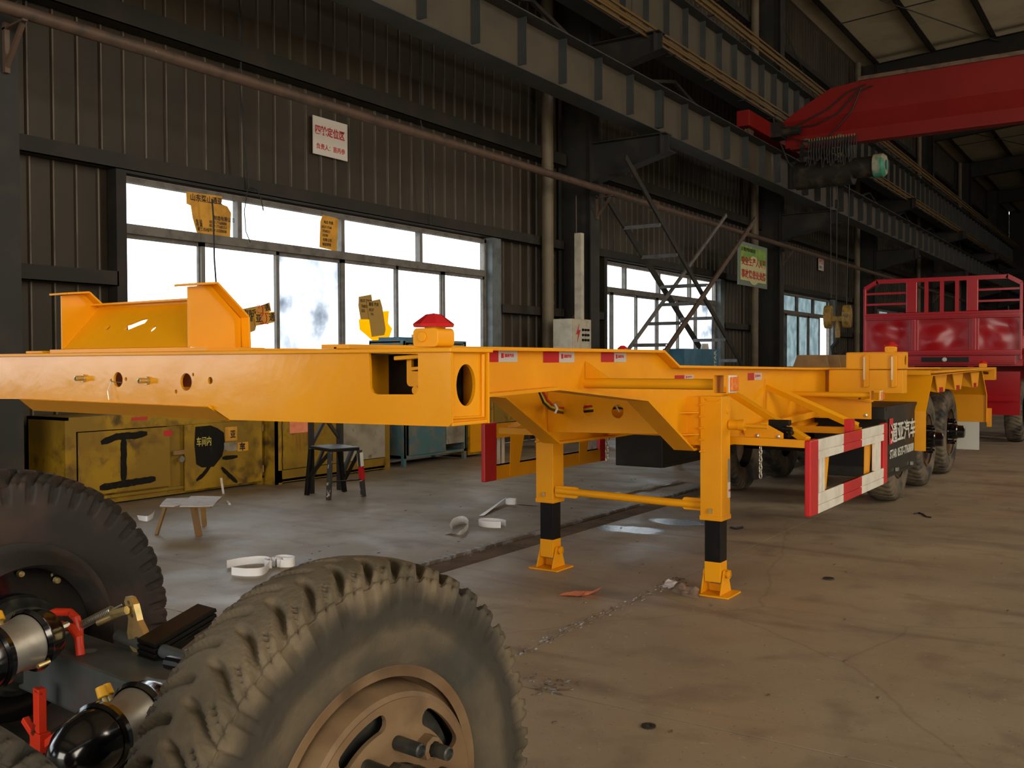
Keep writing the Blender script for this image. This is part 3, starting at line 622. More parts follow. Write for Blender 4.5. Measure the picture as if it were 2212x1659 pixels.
t = thing('yellow_cabinet', (-9.3, 13.6, 0), 'brown-stained yellow cabinet on feet behind the left side guard', 'cabinet')
B(-9.6, -9.0, 12.85, 14.4, .25, 1.1).build('cabinet_body', 'yellow_wood', t); B(-9.0, -8.98, 12.9, 14.35, .28, 1.06).build('cabinet_door', 'yellow_old', t)
for y in (12.9, 14.35): B(-9.1, -9.0, y-.04, y+.04, 0, .25).build('leg', 'brown', t)
tag(B(-9.55, -9.15, 10.75, 11.35, 1.82, 1.865).build('flat_case', 'blue_box'), 'flat grey-blue case lying on top of the teal cabinet', 'box')
tag(MB().lathe([(0, 0), (0, .075), (.10, .085), (.10, .075), (.01, .068), (.01, 0)], (-9.4, 11.45, 1.82), EZ, 20).build('paint_tin', 'cream', smooth=True), 'cream paint tin standing on the teal cabinet', 'tin')
t = thing('workshop_cabinet', (-8.2, 19.1, 0), 'blue steel cabinet with small grey marks beneath the crossed stairs', 'cabinet')
B(-8.5, -8.0, 18.25, 20.05, .05, 1.755).build('cabinet_body', 'blue_box', t, bev=.01); B(-8.0, -7.985, 19.1, 20.0, .08, 1.72).build('cabinet_door', 'blue_box', t)
text('STAR', .16, (-7.983, 19.85, 1.35), EZ, -EY, 'print_w', 'door_text', t, bold=.03)
MB().lathe([(0, .0), (0, .09), (.12, .07), (.12, 0)], (-8.2, 19.75, 1.755), EZ, 16).build('lid_cup', 'cream', t)

# ================================================================== YELLOW SKELETAL TRAILER
import numpy as np
T = thing('container_trailer', (-3.05, 7, 0), 'long yellow skeletal container trailer standing on its landing legs', 'trailer')
def Y_(mb, name, bev=0., m='yellow', smooth=False): return mb.build(name, m, T, bev=bev, smooth=smooth)
# ---- front bolster (transverse box)
YF, YR, XR, XL, ZB, ZT = 2.42, 2.63, -1.85, -4.75, 1.297, 1.545
def xz(x, y, Y=YF): p = onY(x, y, Y); return (p.x, p.z)
hole_sq = [xz(x, y) for x, y in ((797, 763), (903, 765), (903, 838), (901, 846), (895, 852), (815, 852), (806, 848), (800, 838), (799, 800))]
h1 = circ(*xz(255, 820), .031); h2 = circ(*xz(402, 825), .034); sm = [circ(*xz(x, y), r, 12) for x, y, r in ((272, 819, .008), (240, 822, .007), (417, 809, .007), (380, 846, .008), (454, 822, .014))]
ramp_z = [xz(x, y) for x, y in ((497, 907), (457, 880), (300, 874), (41, 862), (-150, 858))]
Y_(MB().plate([(XR, ZB+.01), (XR, ZT-.012), (XL, ZT-.012), (XL, ramp_z[-1][1])]+ramp_z[:-1][::-1]+[(XR-.01, ZB)], [hole_sq, h1, h2]+sm, (0, YF+.005, 0), EX, EZ, .010), 'bolster_front_plate', .003, 'yellow_gloss')
Y_(MB().plate([(XR, ZB), (XR, ZT-.012), (XL, ZT-.012), (XL, 1.40), (-2.9, 1.40), (-2.88, ZB)], [], (0, YR-.005, 0), EX, EZ, .010), 'bolster_rear_plate')
Y_(MB().box(-2.88, XR, YF+.01, YR-.01, ZB, ZB+.012), 'bolster_bottom_plate', .003)
Y_(MB().box(XL, XR+.008, YF-.012, YR+.012, ZT-.014, ZT), 'bolster_top_plate', .003)
e = MB().plate([(YF+.01, ZB+.012), (YR-.01, ZB+.012), (YR-.01, ZT-.014), (YF+.01, ZT-.014)], [circ((YF+YR)/2, 1.425, .052, 32, ry=.068)], (XR-.025, 0, 0), EY, EZ, .012)
Y_(e, 'bolster_end_plate', .002)
Y_(MB().tube([(XR-.012, YF+.02, ZT-.02), (XR-.012, YF+.02, ZB+.025), (XR-.014, YR-.02, ZB+.022), (XR-.012, YR-.02, ZT-.02)], .007, 8), 'weld_bead', smooth=True)
Y_(MB().box(-2.28, -2.27, YF+.01, YR-.01, ZB, ZT-.02), 'bolster_stiffener')
MB().box(-2.62, XR-.1, YR-.022, YR-.012, ZB+.012, ZT-.016).box(-2.62, XR-.2, YF+.012, YR-.02, ZB+.0125, ZB+.016).box(-2.62, XR-.2, YF+.012, YR-.02, ZT-.02, ZT-.016).build('inner_shade_liner', 'black', T)  # black liner added so the box interior reads as deep shade
# latch inside the opening
b = MB().plate(rrect(-2.075, -1.985, 1.42, 1.52, .015), [rrect(-2.055, -2.0, 1.47, 1.51, .006)], (0, YF+.06, 0), EX, EZ, .012)
Y_(b, 'latch_plate', .002)
Y_(MB().bar((-2.105, YF+.04, 1.513), (-1.975, YF+.04, 1.52), .035, .014), 'latch_handle', .003)
Y_(MB().tube([(-2.03, YF+.045, 1.395), (-2.015, YF+.045, 1.42), (-2.0, YF+.045, 1.43), (-1.995, YF+.045, 1.455), (-1.975, YF+.045, 1.465)], .009, 8), 'latch_link', smooth=True)
Y_(MB().cyl((-2.02, YF+.03, 1.408), (-2.02, YF+.06, 1.408), .014).cyl((-1.985, YF+.03, 1.462), (-1.985, YF+.06, 1.462), .012).bar((-2.05, YF+.05, 1.478), (-1.95, YF+.05, 1.485), .02, .01), 'latch_bolt')
for x, y in ((183, 817), (320, 822)):
    p = onY(x, y, YF); MB().lathe([(.0, .0), (.0, .016), (.012, .016), (.012, .011), (.042, .011), (.044, .006), (.03, .005), (.03, 0)], p, -EY, 16).build('air_fitting', 'brass', T, smooth=True)
p = onY(244, 824, YF); MB().tube([p+Vector((-.01, -.004, 0)), p+Vector((.03, -.008, -.002)), p+Vector((.065, .0, -.004))], .0018, 5).tube([p+Vector((-.004, -.006, 0)), p+Vector((-.008, -.02, -.04)), p+Vector((.0, -.02, -.075))], .0018, 5).build('tie_wire', 'steel', T)
# under-ramp plate of the bolster
a = [onY(41, 862, YF-.005), onY(300, 874, YF-.005), onY(457, 880, YF-.005), onY(495, 908, YF+.10), onY(280, 900, YF+.10), onY(72, 887, YF+.10)]
off = Vector((0, .012, .006))
Y_(MB().add([a[0], a[2], a[3], a[5], a[0]+off, a[2]+off, a[3]+off, a[5]+off], [(0, 1, 2, 3), (4, 7, 6, 5), (0, 4, 5, 1), (1, 5, 6, 2), (2, 6, 7, 3), (3, 7, 4, 0)]), 'guide_ramp', m='yellow')
Y_(MB().bar(a[2]+Vector((0, -.008, .002)), a[3]+Vector((.004, -.008, .003)), .02, .008, up=EY), 'ramp_edge')
p = onY(98, 748, 2.5); Y_(MB().box(p.x-.06, p.x+.07, 2.44, 2.52, ZT, ZT+.012), 'pad_plate', .004)
p0, p1 = onY(520, 745, 2.45).x, onY(620, 745, 2.45).x; Y_(MB().box(p0, p1, 2.44, 2.6, ZT, ZT+.006), 'pad_plate', .002)
def twist_lock(org, s=1., parent=T):
    o = Vector(org); k = MB(); pr = rrect(-.052*s, .052*s, 0, .062*s, .016*s)
    k.prism([(o.x+x, o.z+z) for x, z in pr], 'y', o.y-.045*s, o.y+.045*s); k.lathe([(-.05*s, .0), (-.05*s, .018*s), (-.046*s, .018*s), (-.044*s, .012*s), (-.05*s, .008*s)], (o.x-.012*s, o.y, o.z+.034*s), EY, 14)
    k.lathe([(.06*s, .03*s), (.075*s, .03*s)], o, EZ, 16)
    b_ = k.build('twist_lock', 'yellow', parent, bev=.003*s, smooth=True)
    MB().lathe([(.066*s, 0), (.066*s, .066*s), (.076*s, .069*s), (.082*s, .062*s), (.108*s, .026*s), (.112*s, 0)], o, EZ, 8).build('lock_cone', 'red', b_)
twist_lock(onY(937, 748, 2.52)+Vector((0, 0, -.003)))
# ---- upright frame on top of the bolster
def web_plate(X, flip=1):
    yz = [(2.425, 1.562), (2.425, 1.795), (2.53, 1.808), (2.68, 1.68), (2.68, 1.56)]
    Y_(MB().prism(yz, 'x', X-.004, X+.004), 'upright_plate')
    k = MB(); pts = [(2.40, 1.800), (2.425, 1.803), (2.53, 1.814), (2.685, 1.686), (2.69, 1.562)]; t_ = .006
    for (a0, b0), (a1, b1) in zip(pts[:-1], pts[1:]): k.bar((X, a0, b0), (X, a1, b1), .009, .10, up=EX)
    Y_(k, 'upright_flange', .002)
XA, XB_ = -3.13, -3.985
web_plate(XA); web_plate(XB_)
Pl = [(XB_, 2.43, 1.562), (XA, 2.43, 1.562), (XA, 2.60, 1.745), (XB_, 2.60, 1.745)]
rr, uu = EX, (Vector((0, .17, .183))).normalized(); L = math.hypot(.17, .183); Wd = XA-XB_
c1 = (.385*Wd/.855+.04, .125); ip = lambda x, y: (lambda p: (p.x-XB_, (p.z-1.562)*L/.183))(onY(x, y, 2.43+.17*.38)); bow = [ip(x-13, y) for x, y in ((275, 702), (282, 700), (298, 690), (309, 687), (313, 692), (313, 699), (302, 705), (290, 713), (280, 715), (279, 708))]
Y_(MB().plate([(0, 0), (Wd, 0), (Wd, L), (0, L)], [bow, circ(*ip(226, 709), .014, 12, ry=.016), circ(*ip(328, 711), .015, 12, ry=.017)], (XB_, 2.43, 1.562), rr, uu, .008), 'inclined_plate')
Y_(MB().box(XB_, XA, 2.60, 2.608, 1.715, 1.765).box(XB_, XA, 2.56, 2.604, 1.757, 1.765), 'cross_angle')
Y_(MB().tube([(XB_+.006, 2.43, 1.562), (XB_+.006, 2.60, 1.745)], .006, 6).tube([(XA-.006, 2.43, 1.562), (XA-.006, 2.60, 1.745)], .006, 6), 'weld_bead')
Y_(MB().box(XB_-.1, XA+.1, 2.43, 2.72, ZT+.001, 1.561), 'base_plate')
# ---- main beams
XBR, XBL = -2.55, -3.55
top = [(2.63, 1.567), (5.36, 1.567), (5.58, 1.474), (7.6, 1.449), (8.3, 1.438), (9.6, 1.430), (14.15, 1.40)]
bot = [(2.63, 1.335), (3.53, 1.343), (4.13, 1.358), (5.13, 1.268), (5.80, .925), (6.6, .915), (8.4, .93), (10.2, 1.17), (14.15, 1.20)]
for X in (XBR, XBL):
    poly = [(y, z-.01) for y, z in top]+[(y, z+.01) for y, z in reversed(bot)]
    Y_(MB().prism(poly, 'x', X-.006, X+.006), 'beam_web')
    for nm, pts in (('beam_top_flange', top), ('beam_bottom_flange', bot)):
        k = MB(); vs = []; fs = []
        for y, z in pts:
            for dx, dz in ((-.07, -.008), (.07, -.008), (.07, .008), (-.07, .008)): vs.append((X+dx, y, z+dz+(-.008 if nm[5] == 't' else .008)))
        for i in range(len(pts)-1):
            for q in range(4): fs.append((4*i+q, 4*i+(q+1) % 4, 4*i+4+(q+1) % 4, 4*i+4+q))
        fs += [(0, 1, 2, 3), tuple(4*len(pts)-4+q for q in (3, 2, 1, 0))]; k.add(vs, fs); Y_(k, nm)
# cross plate with three holes and other cross members
def cx_(x, y): p = onY(x, y, 5.74); return (p.x, p.z)
Y_(MB().plate([(-3.54, cx_(1210, 934)[1]), (-2.56, cx_(1440, 937)[1]), (-2.56, 1.30), (-3.54, 1.32)], [circ(*cx_(1207, 880), .047, ry=.046), circ(*cx_(1271, 885), .043), circ(*cx_(1335, 889), .045)], (0, 5.74, 0), EX, EZ, .01), 'cross_plate', .002)
for y, z0, z1 in ((3.2, 1.37, 1.52), (6.6, .95, 1.25), (7.6, 1.0, 1.3), (9.4, 1.15, 1.38), (10.2, 1.2, 1.38), (11.55, 1.2, 1.38), (13.05, 1.2, 1.38)): Y_(MB().box(-3.54, -2.56, y-.004, y+.004, z0, z1).box(-3.54, -2.56, y-.04, y+.04, z0, z0+.008).box(-3.54, -2.56, y-.04, y+.04, z1-.008, z1), 'cross_member')
# air hoses by the cross plate
def hz(pts): return [onY(x, y, Y) for x, y, Y in pts]
for dx, dy, m in ((0, 0, 'hosered'), (-3.5, 4.5, 'hoseyel'), (-7.5, 9.5, 'hoseblk')):
    pts = hz([(1172+dx, 845, 5.0), (1182+dx, 865+dy*.5, 5.05), (1193+dx, 874+dy*.8, 5.15), (1206, 880+dy*1.05, 5.60), (1222, 882+dy*1.2, 5.82), (1271, 878+dy*1.1, 5.84), (1335, 874+dy*.7, 5.86), (1400, 880+dy, 5.86)])
    MB().tube(pts, .0085, 8).build('air_hose', m, T, smooth=True)
MB().tube(hz([(1198, 872, 5.1), (1204, 882, 5.12), (1199, 893, 5.1)]), .007, 6).tube(hz([(1330, 876, 5.83), (1338, 890, 5.83)]), .006, 6).build('cable_tie', 'white', T)
# conspicuity markers on the beam
for k, (xa, xm, xb, y0, y1) in enumerate(((1040, 1076, 1117, 757, 782), (1173, 1207, 1240, 759, 783), (1298, 1326, 1352, 761, 782), (1457, 1478, 1498, 811, 820), (1615, 1629, 1645, 806, 821))):
    X = XBR+.0075; A, Mm, Bb = onX(xa, y0, X), onX(xm, y0, X), onX(xb, y0, X); zb = onX((xa+xb)/2, y1, X).z
    q = B(X, X+.0015, A.y, Bb.y, zb, A.z).build('marker_strip', 'reflsil', T)
    B(X+.001, X+.0022, A.y, Mm.y, zb, A.z).build('red_half', 'reflred', q)
    hh = A.z-zb; sx = (Bb.y-Mm.y)
    text('通亚汽车', hh*.33, (X+.0022, Mm.y+sx*.32, zb+hh*.45), EY, EZ, 'red', 'marker_text', q, bold=.03, sx=sx*.5/(hh*.33*4)); B(X+.0015, X+.0024, Mm.y+sx*.14, Mm.y+sx*.27, zb+hh*.35, zb+hh*.78).build('marker_emblem', 'red', q)
# ---- round tube with marker lamp, left and right
for sgn in (1, -1):
    C_ = -3.05
    mx = lambda x: x if sgn == 1 else 2*C_-x
    Y_(MB().cyl((mx(-2.545), 4.5, 1.385), (mx(-1.80), 4.5, 1.385), .027), 'lamp_tube', smooth=True)
    Y_(MB().prism([(mx(-2.54), 1.41), (mx(-2.54), 1.50), (mx(-2.40), 1.412)], 'y', 4.496, 4.504), 'gusset')
    for Yc, X0, zc, s in ((4.5, -1.80, 1.388, .10), (7.95, -1.90, 1.225, .085)):
        Y_(MB().plate(rrect(mx(X0), mx(X0)+sgn*.072 if sgn == 1 else mx(X0)-.0, zc-s*.48, zc+s*.48, .004) if sgn == 1 else rrect(mx(X0)-.072, mx(X0), zc-s*.48, zc+s*.48, .004),
            [rrect(mx(X0)+.005, mx(X0)+.067, zc-s*.48+.005, zc+s*.48-.005, .004) if sgn == 1 else rrect(mx(X0)-.067, mx(X0)-.005, zc-s*.48+.005, zc+s*.48-.005, .004)], (0, Yc, 0), EX, EZ, s*1.25), 'lamp_box')
        xo = mx(X0+.072); q = B(xo, xo+sgn*.006, Yc-s*.5, Yc+s*.52, zc-s*.42, zc+s*.42).build('marker_lamp', 'white', T, bev=.002)
        B(xo+sgn*.006, xo+sgn*.018, Yc-s*.42, Yc+s*.45, zc-s*.34, zc+s*.34).build('amber_lens', 'amber', q, bev=.003)
    Y_(MB().cyl((mx(-2.545), 7.95, 1.225), (mx(-1.9), 7.95, 1.225), .022), 'lamp_tube', smooth=True)
    # guard brackets
    Y_(MB().bar((mx(-2.5), 6.15, .975), (mx(-1.87), 6.15, .970), .045, .05), 'guard_bracket', .003)
    Y_(MB().bar((mx(-2.54), 6.5, 1.30), (mx(-1.89), 6.25, .985), .05, .045), 'guard_strut', .004)
    Y_(MB().bar((mx(-2.54), 7.35, 1.325), (mx(-1.89), 7.52, 1.015), .05, .006, up=EX).bar((mx(-2.54), 7.33, 1.30), (mx(-1.89), 7.50, .99), .006, .05, up=EX), 'guard_strut', .001)
    Y_(MB().bar((mx(-2.54), 7.6, .96), (mx(-1.89), 7.6, .965), .05, .05), 'guard_bracket', .003)
    Y_(MB().box(mx(-2.56), mx(-2.535), 7.3, 7.4, .95, 1.36), 'mounting_plate')
    # tapered outrigger
    Y_(MB().prism([(mx(-2.55), 1.02), (mx(-1.96), 1.02), (mx(-1.96), 1.16), (mx(-2.55), 1.235)], 'y', 8.196, 8.204).prism([(mx(-2.55), 1.235), (mx(-1.96), 1.16), (mx(-1.96), 1.168), (mx(-2.55), 1.243)], 'y', 8.15, 8.204), 'outrigger')
    MB().lathe([(0, 0), (0, .016), (.012, .014), (.014, 0)], (mx(-2.0), 8.195, 1.05), -EY, 10).build('bolt', 'steel', T)
    # longitudinal edge member and box carriers
    Y_(MB().bar((mx(-2.5), 6.8, 1.0), (mx(-2.3), 9.6, 1.12), .05, .05), 'side_rail')
# ---- landing legs
def leg(cx, cy, side, right):
    k = MB().box(cx-.085, cx+.06, cy-.075, cy+.075, .50, 1.275); g = Y_(k, 'landing_leg', .004)
    MB().box(cx-.088, cx+.064, cy-.08, cy+.08, .482, .512).build('leg_collar', 'yellow', g, bev=.003)
    MB().box(cx-.062, cx+.045, cy-.055, cy+.055, .20, .49).build('leg_inner_tube', 'black', g, bev=.003)
    MB().box(cx-.063, cx+.046, cy-.056, cy+.056, .085, .215).build('leg_lower_tube', 'yellow', g, bev=.003)
    f = MB().prism([(cy-.09, .012), (cy+.09, .012), (cy+.03, .16), (cy-.03, .16)], 'x', cx-.078, cx-.068).prism([(cy-.09, .012), (cy+.09, .012), (cy+.03, .16), (cy-.03, .16)], 'x', cx+.052, cx+.062)
    f.cyl((cx-.09, cy, .135), (cx+.085, cy, .135), .019).box(cx-.06, cx+.05, cy+.02, cy+.03, .012, .06)
    f.build('foot_bracket', 'yellow', g, bev=.002)
    MB().plate(rrect(cx-.13, cx+.12, cy-.115, cy+.115, .01), [], (0, 0, .006), EX, EY, .010).build('foot_plate', 'yellow', g, bev=.002)
    MB().lathe([(0, .020), (0, .028), (.012, .028), (.012, .020)], (cx+.075, cy, .135), EX, 16).build('foot_pin', 'yellow', g)
    for z in (1.22, 1.145, 1.07, .995, .92): 
        MB().bar((cx-.088, cy-.079, z), (cx-.05, cy-.079, z+.008), .012, .012).build('leg_bolt', 'yellow', g, bev=.002)
    MB().prism([(cx-.05, 1.262), (cx+.055, 1.262), (cx+.03, 1.245), (cx-.03, 1.245)], 'y', cy-.082, cy-.074).build('leg_cap', 'yellow', g)
    MB().box(cx-.02, cx+.0, cy-.095, cy-.075, .53, .56).build('leg_lug', 'brass', g)
    return g
LR = leg(-2.365, 5.90, 1, True); LL = leg(-3.675, 6.0, -1, False)
for X0, X1 in ((-2.545, -2.45), (-3.60, -3.545)):
    Y_(MB().box(X0, X1, 5.84, 5.85, .96, 1.27).box(X0, X1, 6.03, 6.04, .96, 1.27).box(X0, X1, 5.85, 6.03, 1.255, 1.27), 'leg_mounting')
for z in (1.17, 1.03): Y_(MB().prism([(-2.545, 5.72), (-2.455, 5.84), (-2.455, 5.86), (-2.545, 5.86)], 'z', z-.004, z+.004), 'leg_gusset')
sh = MB(); sh.tube([(-3.60, 5.95, .575), (-3.47, 5.95, .572), (-3.36, 5.95, .570), (-2.68, 5.9, .566), (-2.56, 5.9, .566), (-2.44, 5.9, .566)], .026, 14)
for v in range(0, 14): pass
Y_(sh, 'cross_shaft', smooth=True)
for xa, xb, yv in ((-3.61, -3.42, 5.95), (-2.60, -2.43, 5.90)): Y_(MB().plate(rrect(xa, xb, .53, .61, .02), [], (0, yv, 0), EX, EZ, .022), 'shaft_flat', .004)
# gearbox crank on the right leg
Y_(MB().cyl((-2.30, 5.95, 1.09), (-2.24, 5.95, 1.09), .032).cyl((-2.24, 5.95, 1.09), (-2.20, 5.95, 1.09), .036).cyl((-2.2, 5.95, 1.088), (-2.05, 5.95, 1.083), .013), 'crank_shaft', smooth=True)
Y_(MB().lathe([(0, .0), (0, .03), (.008, .028), (.008, 0)], (-2.305, 5.93, 1.19), EX, 16), 'leg_boss')
MB().box(-2.16, -2.02, 6.28, 6.33, .995, 1.11).cyl((-2.06, 6.25, 1.055), (-1.99, 6.25, 1.05), .018).cyl((-2.0, 6.22, 1.03), (-1.99, 6.3, 1.03), .015).build('crank_gearbox', 'black', T, bev=.004)
Y_(MB().prism([(-2.29, .985), (-2.03, .985), (-2.03, 1.03), (-2.14, 1.085), (-2.29, 1.085)], 'y', 6.19, 6.2), 'holder_plate', .002)
for x in (-2.2, -2.06): MB().lathe([(0, 0), (0, .014), (.01, .012), (.012, 0)], (x, 6.19, 1.008), -EY, 12).build('bolt', 'steel', T, smooth=True)
# stickers on the right leg
q = B(-2.3045, -2.3030, 5.93, 5.97, .72, .87).build('leg_label', 'grey_dirty', T); q = B(-2.3045, -2.3025, 5.93, 5.97, .62, .72).build('leg_label', 'sign', T); text('通亚', .018, (-2.302, 5.935, .66), EY, EZ, 'red', 'label_text', q)
# chains hanging from the guard
def chain(p, n, s, parent, m='steel'):
    t = None
    for k in range(n):
        c = Vector(p)-EZ*(k*s*1.35); ax = EX if k % 2 else Vector((.3, 1, 0)).normalized()
        pts = [c+ax*(math.cos(a)*s*.45)+EZ*(math.sin(a)*s) for a in (2*PI*j/14 for j in range(14))]
        MB().tube(pts, s*.2, 6, closed=True).build('chain_link', m, parent, smooth=True)
chain(onY(1643, 968, 6.15), 8, .019, T); chain(onY(1311, 948, 7.0), 6, .024, T)
# ---- side guards
def guard(X, y0, y1, side, detailed=True):
    g = MB(); sx = .014*side; z0, z1 = (.51, .99)
    Xo = X+sx
    rails = ((z0+.0, z0+.13), (z1-.13, z1))
    # front & rear posts
    for a, b in ((y0, y0+.17), (y1-.12, y1)): B(X-.02, X+.02, a, b, z0, z1+.005).build('guard_post', 'red', T, bev=.008)
    e = [y0+.17, y0+.17+(y1-y0-.29)*.34, y0+.17+(y1-y0-.29)*.62, y1-.12]
    for ra, rb in rails:
        for k in range(3):
            hh = rb-ra; mm = MB()
            for p0, p1 in ((0, .40), (.45, 1.)): mm.box(X-.008, X+side*.018, e[k], e[k+1], ra+hh*p0, ra+hh*p1)
            mm.box(X-.008, X+side*.008, e[k], e[k+1], ra, rb); mm.build('guard_rail', ('white', 'red', 'white')[k], T, bev=.003)
    for a, w_ in ((y0+.22, .05), (y0+.29, .045), (y1-.38, .11), (y1-.25, .05)): B(X-.012, X+side*.014, a, a+w_, z0+.13, z1-.13).build('guard_upright', 'white', T, bev=.003)
    B(X-side*.025, X-side*.009, y0+.17, y1-.12, z0+.005, z0+.12).build('guard_back_rail', 'yellow', T); B(X-side*.025, X-side*.009, y0+.17, y1-.12, z1-.125, z1-.005).build('guard_back_rail', 'yellow', T)
    for a in (y0+.35, y1-.55): MB().prism([(a, z0+.02), (a+.12, z0+.02), (a+.26, z1-.01), (a+.02, z1-.01)], 'x', X-side*.032, X-side*.026).build('guard_bracket', 'yellow', T)
guard(-1.85, 6.12, 8.19, 1); guard(-4.62, 6.47, 8.55, -1)
Y_(MB().box(-1.925, -1.875, 7.25, 7.35, .94, 1.07), 'guard_stop', m='red')
# ---- tool boxes
def tbox(x0, x1, y0, y1, z0, z1): 
    q = MB().box(x0, x1, y0, y1, z0, z1).build('tool_box', 'black_satin', T, bev=.008)
    MB().box(x1, x1+.006, y0+.02, y1-.02, z1-.03, z1).box(x1, x1+.006, y0+.02, y1-.02, z0, z0+.03).build('box_seam', 'black_satin', q); return q
q = tbox(-2.5, -1.93, 8.55, 9.82, .50, 1.105)
f = lambda x, y: onX(x, y, -1.923)
text('通亚汽车', .185, (-1.922, f(1929, 0).y, .80), EY, EZ, 'print_w', 'box_lettering', q, bold=.02, sx=(9.73-f(1929, 0).y)/(4*.185))
text('STAR 0537-7768888', .105, (-1.922, 8.68, .655), EY, EZ, 'print_w', 'box_lettering', q, bold=.02, sx=1.13/(17*.105*.58))
MB().plate(rrect(8.66, 8.80, .78, 1.0, .01), [rrect(8.69, 8.77, .83, .95, .01)], (-1.922, 0, 0), EY, EZ, .001).build('box_emblem', 'signred', q)
MB().plate(circ(8.73, .89, .02, 12), [], (-1.922, 0, 0), EY, EZ, .001).build('box_emblem', 'signred', q)
MB().box(-2.51, -1.915, 8.5, 8.545, .6, 1.0).build('box_strap', 'black', q)
for y in (8.9, 9.5): MB().box(-1.924, -1.905, y, y+.06, .53, .56).build('box_latch', 'steel', q)
tbox(-4.15, -3.68, 7.9, 9.4, .548, .98)
# ---- middle bolster on both sides
for sgn in (1, -1):
    mx = lambda x: x if sgn == 1 else -6.62-x
    Yc = 8.9; x0, x1 = mx(-2.34), mx(-1.865)
    Y_(MB().box(mx(-2.50) if sgn == 1 else -3.6, x1, Yc, Yc+.17, 1.21, 1.415), 'middle_bolster', .004)
    e = MB().plate([(Yc, 1.43), (Yc+.18, 1.43), (Yc+.18, 1.568), (Yc, 1.568)], [circ(Yc+.09, 1.50, .04, 20, ry=.045)], (x1, 0, 0), EY, EZ, .008)
    Y_(e, 'bolster_end_plate')
    Y_(MB().box(x0, x1, Yc, Yc+.008, 1.43, 1.568).box(x0, x1, Yc+.172, Yc+.18, 1.43, 1.568).box(x0, x1, Yc-.006, Yc+.186, 1.562, 1.572).box(x0, x1, Yc, Yc+.18, 1.425, 1.432).box(x0, x0-sgn*.008, Yc, Yc+.18, 1.43, 1.568), 'lifting_bolster', .003)
    for xa in (-2.19, -1.955):
        Y_(MB().prism([(mx(xa), 1.26), (mx(xa), 1.54), (mx(xa)+sgn*.02, 1.555), (mx(xa)+sgn*.045, 1.54), (mx(xa)+sgn*.045, 1.27)], 'y', Yc-.03, Yc-.008), 'guide_bracket', .003)
        MB().box(mx(xa), mx(xa)+sgn*.012, Yc-.034, Yc-.03, 1.33, 1.53).build('worn_edge', 'steel', T)
    twist_lock((mx(-1.985), Yc+.09, 1.57), .85)
# ---- rear bolster
Yr = 14.2
Y_(MB().plate(rrect(-4.27, -1.83, 1.235, 1.40, .012), [[(-2.02, 1.36), (-2.10, 1.365), (-2.2, 1.35), (-2.25, 1.335), (-2.1, 1.345), (-2.02, 1.335), (-1.95, 1.31), (-1.90, 1.31), (-1.90, 1.34), (-1.95, 1.35)]], (0, Yr, 0), EX, EZ, .01), 'rear_bolster_front')
Y_(MB().box(-4.27, -1.83, Yr+.01, Yr+.2, 1.235, 1.245).box(-4.27, -1.83, Yr-.01, Yr+.2, 1.392, 1.402).box(-4.27, -1.83, Yr+.19, Yr+.2, 1.24, 1.40).box(-1.84, -1.83, Yr, Yr+.2, 1.24, 1.4), 'rear_bolster')
twist_lock((-1.98, Yr+.1, 1.40), .85); twist_lock((-4.12, Yr+.1, 1.40), .85)
p = onY(1340, 753, 2.52); 
# ---- fenders over the tandem
for sgn in (1, -1):
    mx = lambda x: x if sgn == 1 else -6.1-x
    xi, xo = mx(-2.45), mx(-1.83)
    Y_(MB().prism([(10.05, 1.355), (9.72, 1.02), (9.72, .645), (9.728, .645), (9.728, 1.017), (10.055, 1.347)], 'x', xi, xo), 'fender_front')
    Y_(MB().prism([(10.05, 1.347), (14.15, 1.375), (14.15, 1.383), (10.05, 1.355)], 'x', xi, xo), 'fender_top')
    Y_(MB().prism([(14.0, 1.37), (14.43, 1.03), (14.43, .66), (14.438, .66), (14.438, 1.033), (14.008, 1.377)], 'x', mx(-2.62), mx(-1.95)), 'fender_rear')
    Y_(MB().prism([(14.0, 1.37), (14.43, 1.03), (14.43, .66), (14.38, .66), (14.38, 1.02), (13.95, 1.36)], 'x', mx(-1.95), mx(-1.945)), 'fender_lip')
    Y_(MB().box(mx(-1.945), mx(-1.89), 14.41, 14.45, .60, .85), 'lamp_bracket')
    MB().box(xi+sgn*.0, xo, 9.712, 9.72, .86, .9).build('fender_stay', 'yellow', T)
    B(mx(-2.42), mx(-2.04), 14.44, 14.446, .28, .67).build('mud_flap', 'white_flap', T)
    for k, yb in enumerate((10.5, 11.5, 12.7)):
        Y_(MB().prism([(yb, 1.35), (yb+.65, 1.35), (yb+.52, 1.17), (yb+.14, 1.17)], 'x', mx(-1.90), mx(-1.89)).prism([(mx(-1.895), 1.17), (mx(-1.895), 1.35), (mx(-2.5), 1.35), (mx(-2.5), 1.25)], 'y', yb+.14, yb+.148), 'outrigger')
        q = B(mx(-1.90), mx(-1.886), yb+.2, yb+.4, 1.17, 1.22).build('side_reflector', 'reflred', T)
    Y_(MB().box(mx(-2.3), mx(-1.83), 9.9, 9.94, 1.36, 1.40), 'edge_rail')
    Y_(MB().bar((mx(-1.85), 10.1, 1.385), (mx(-1.85), 14.2, 1.392), .05, .02), 'edge_rail')
tag(T, None)

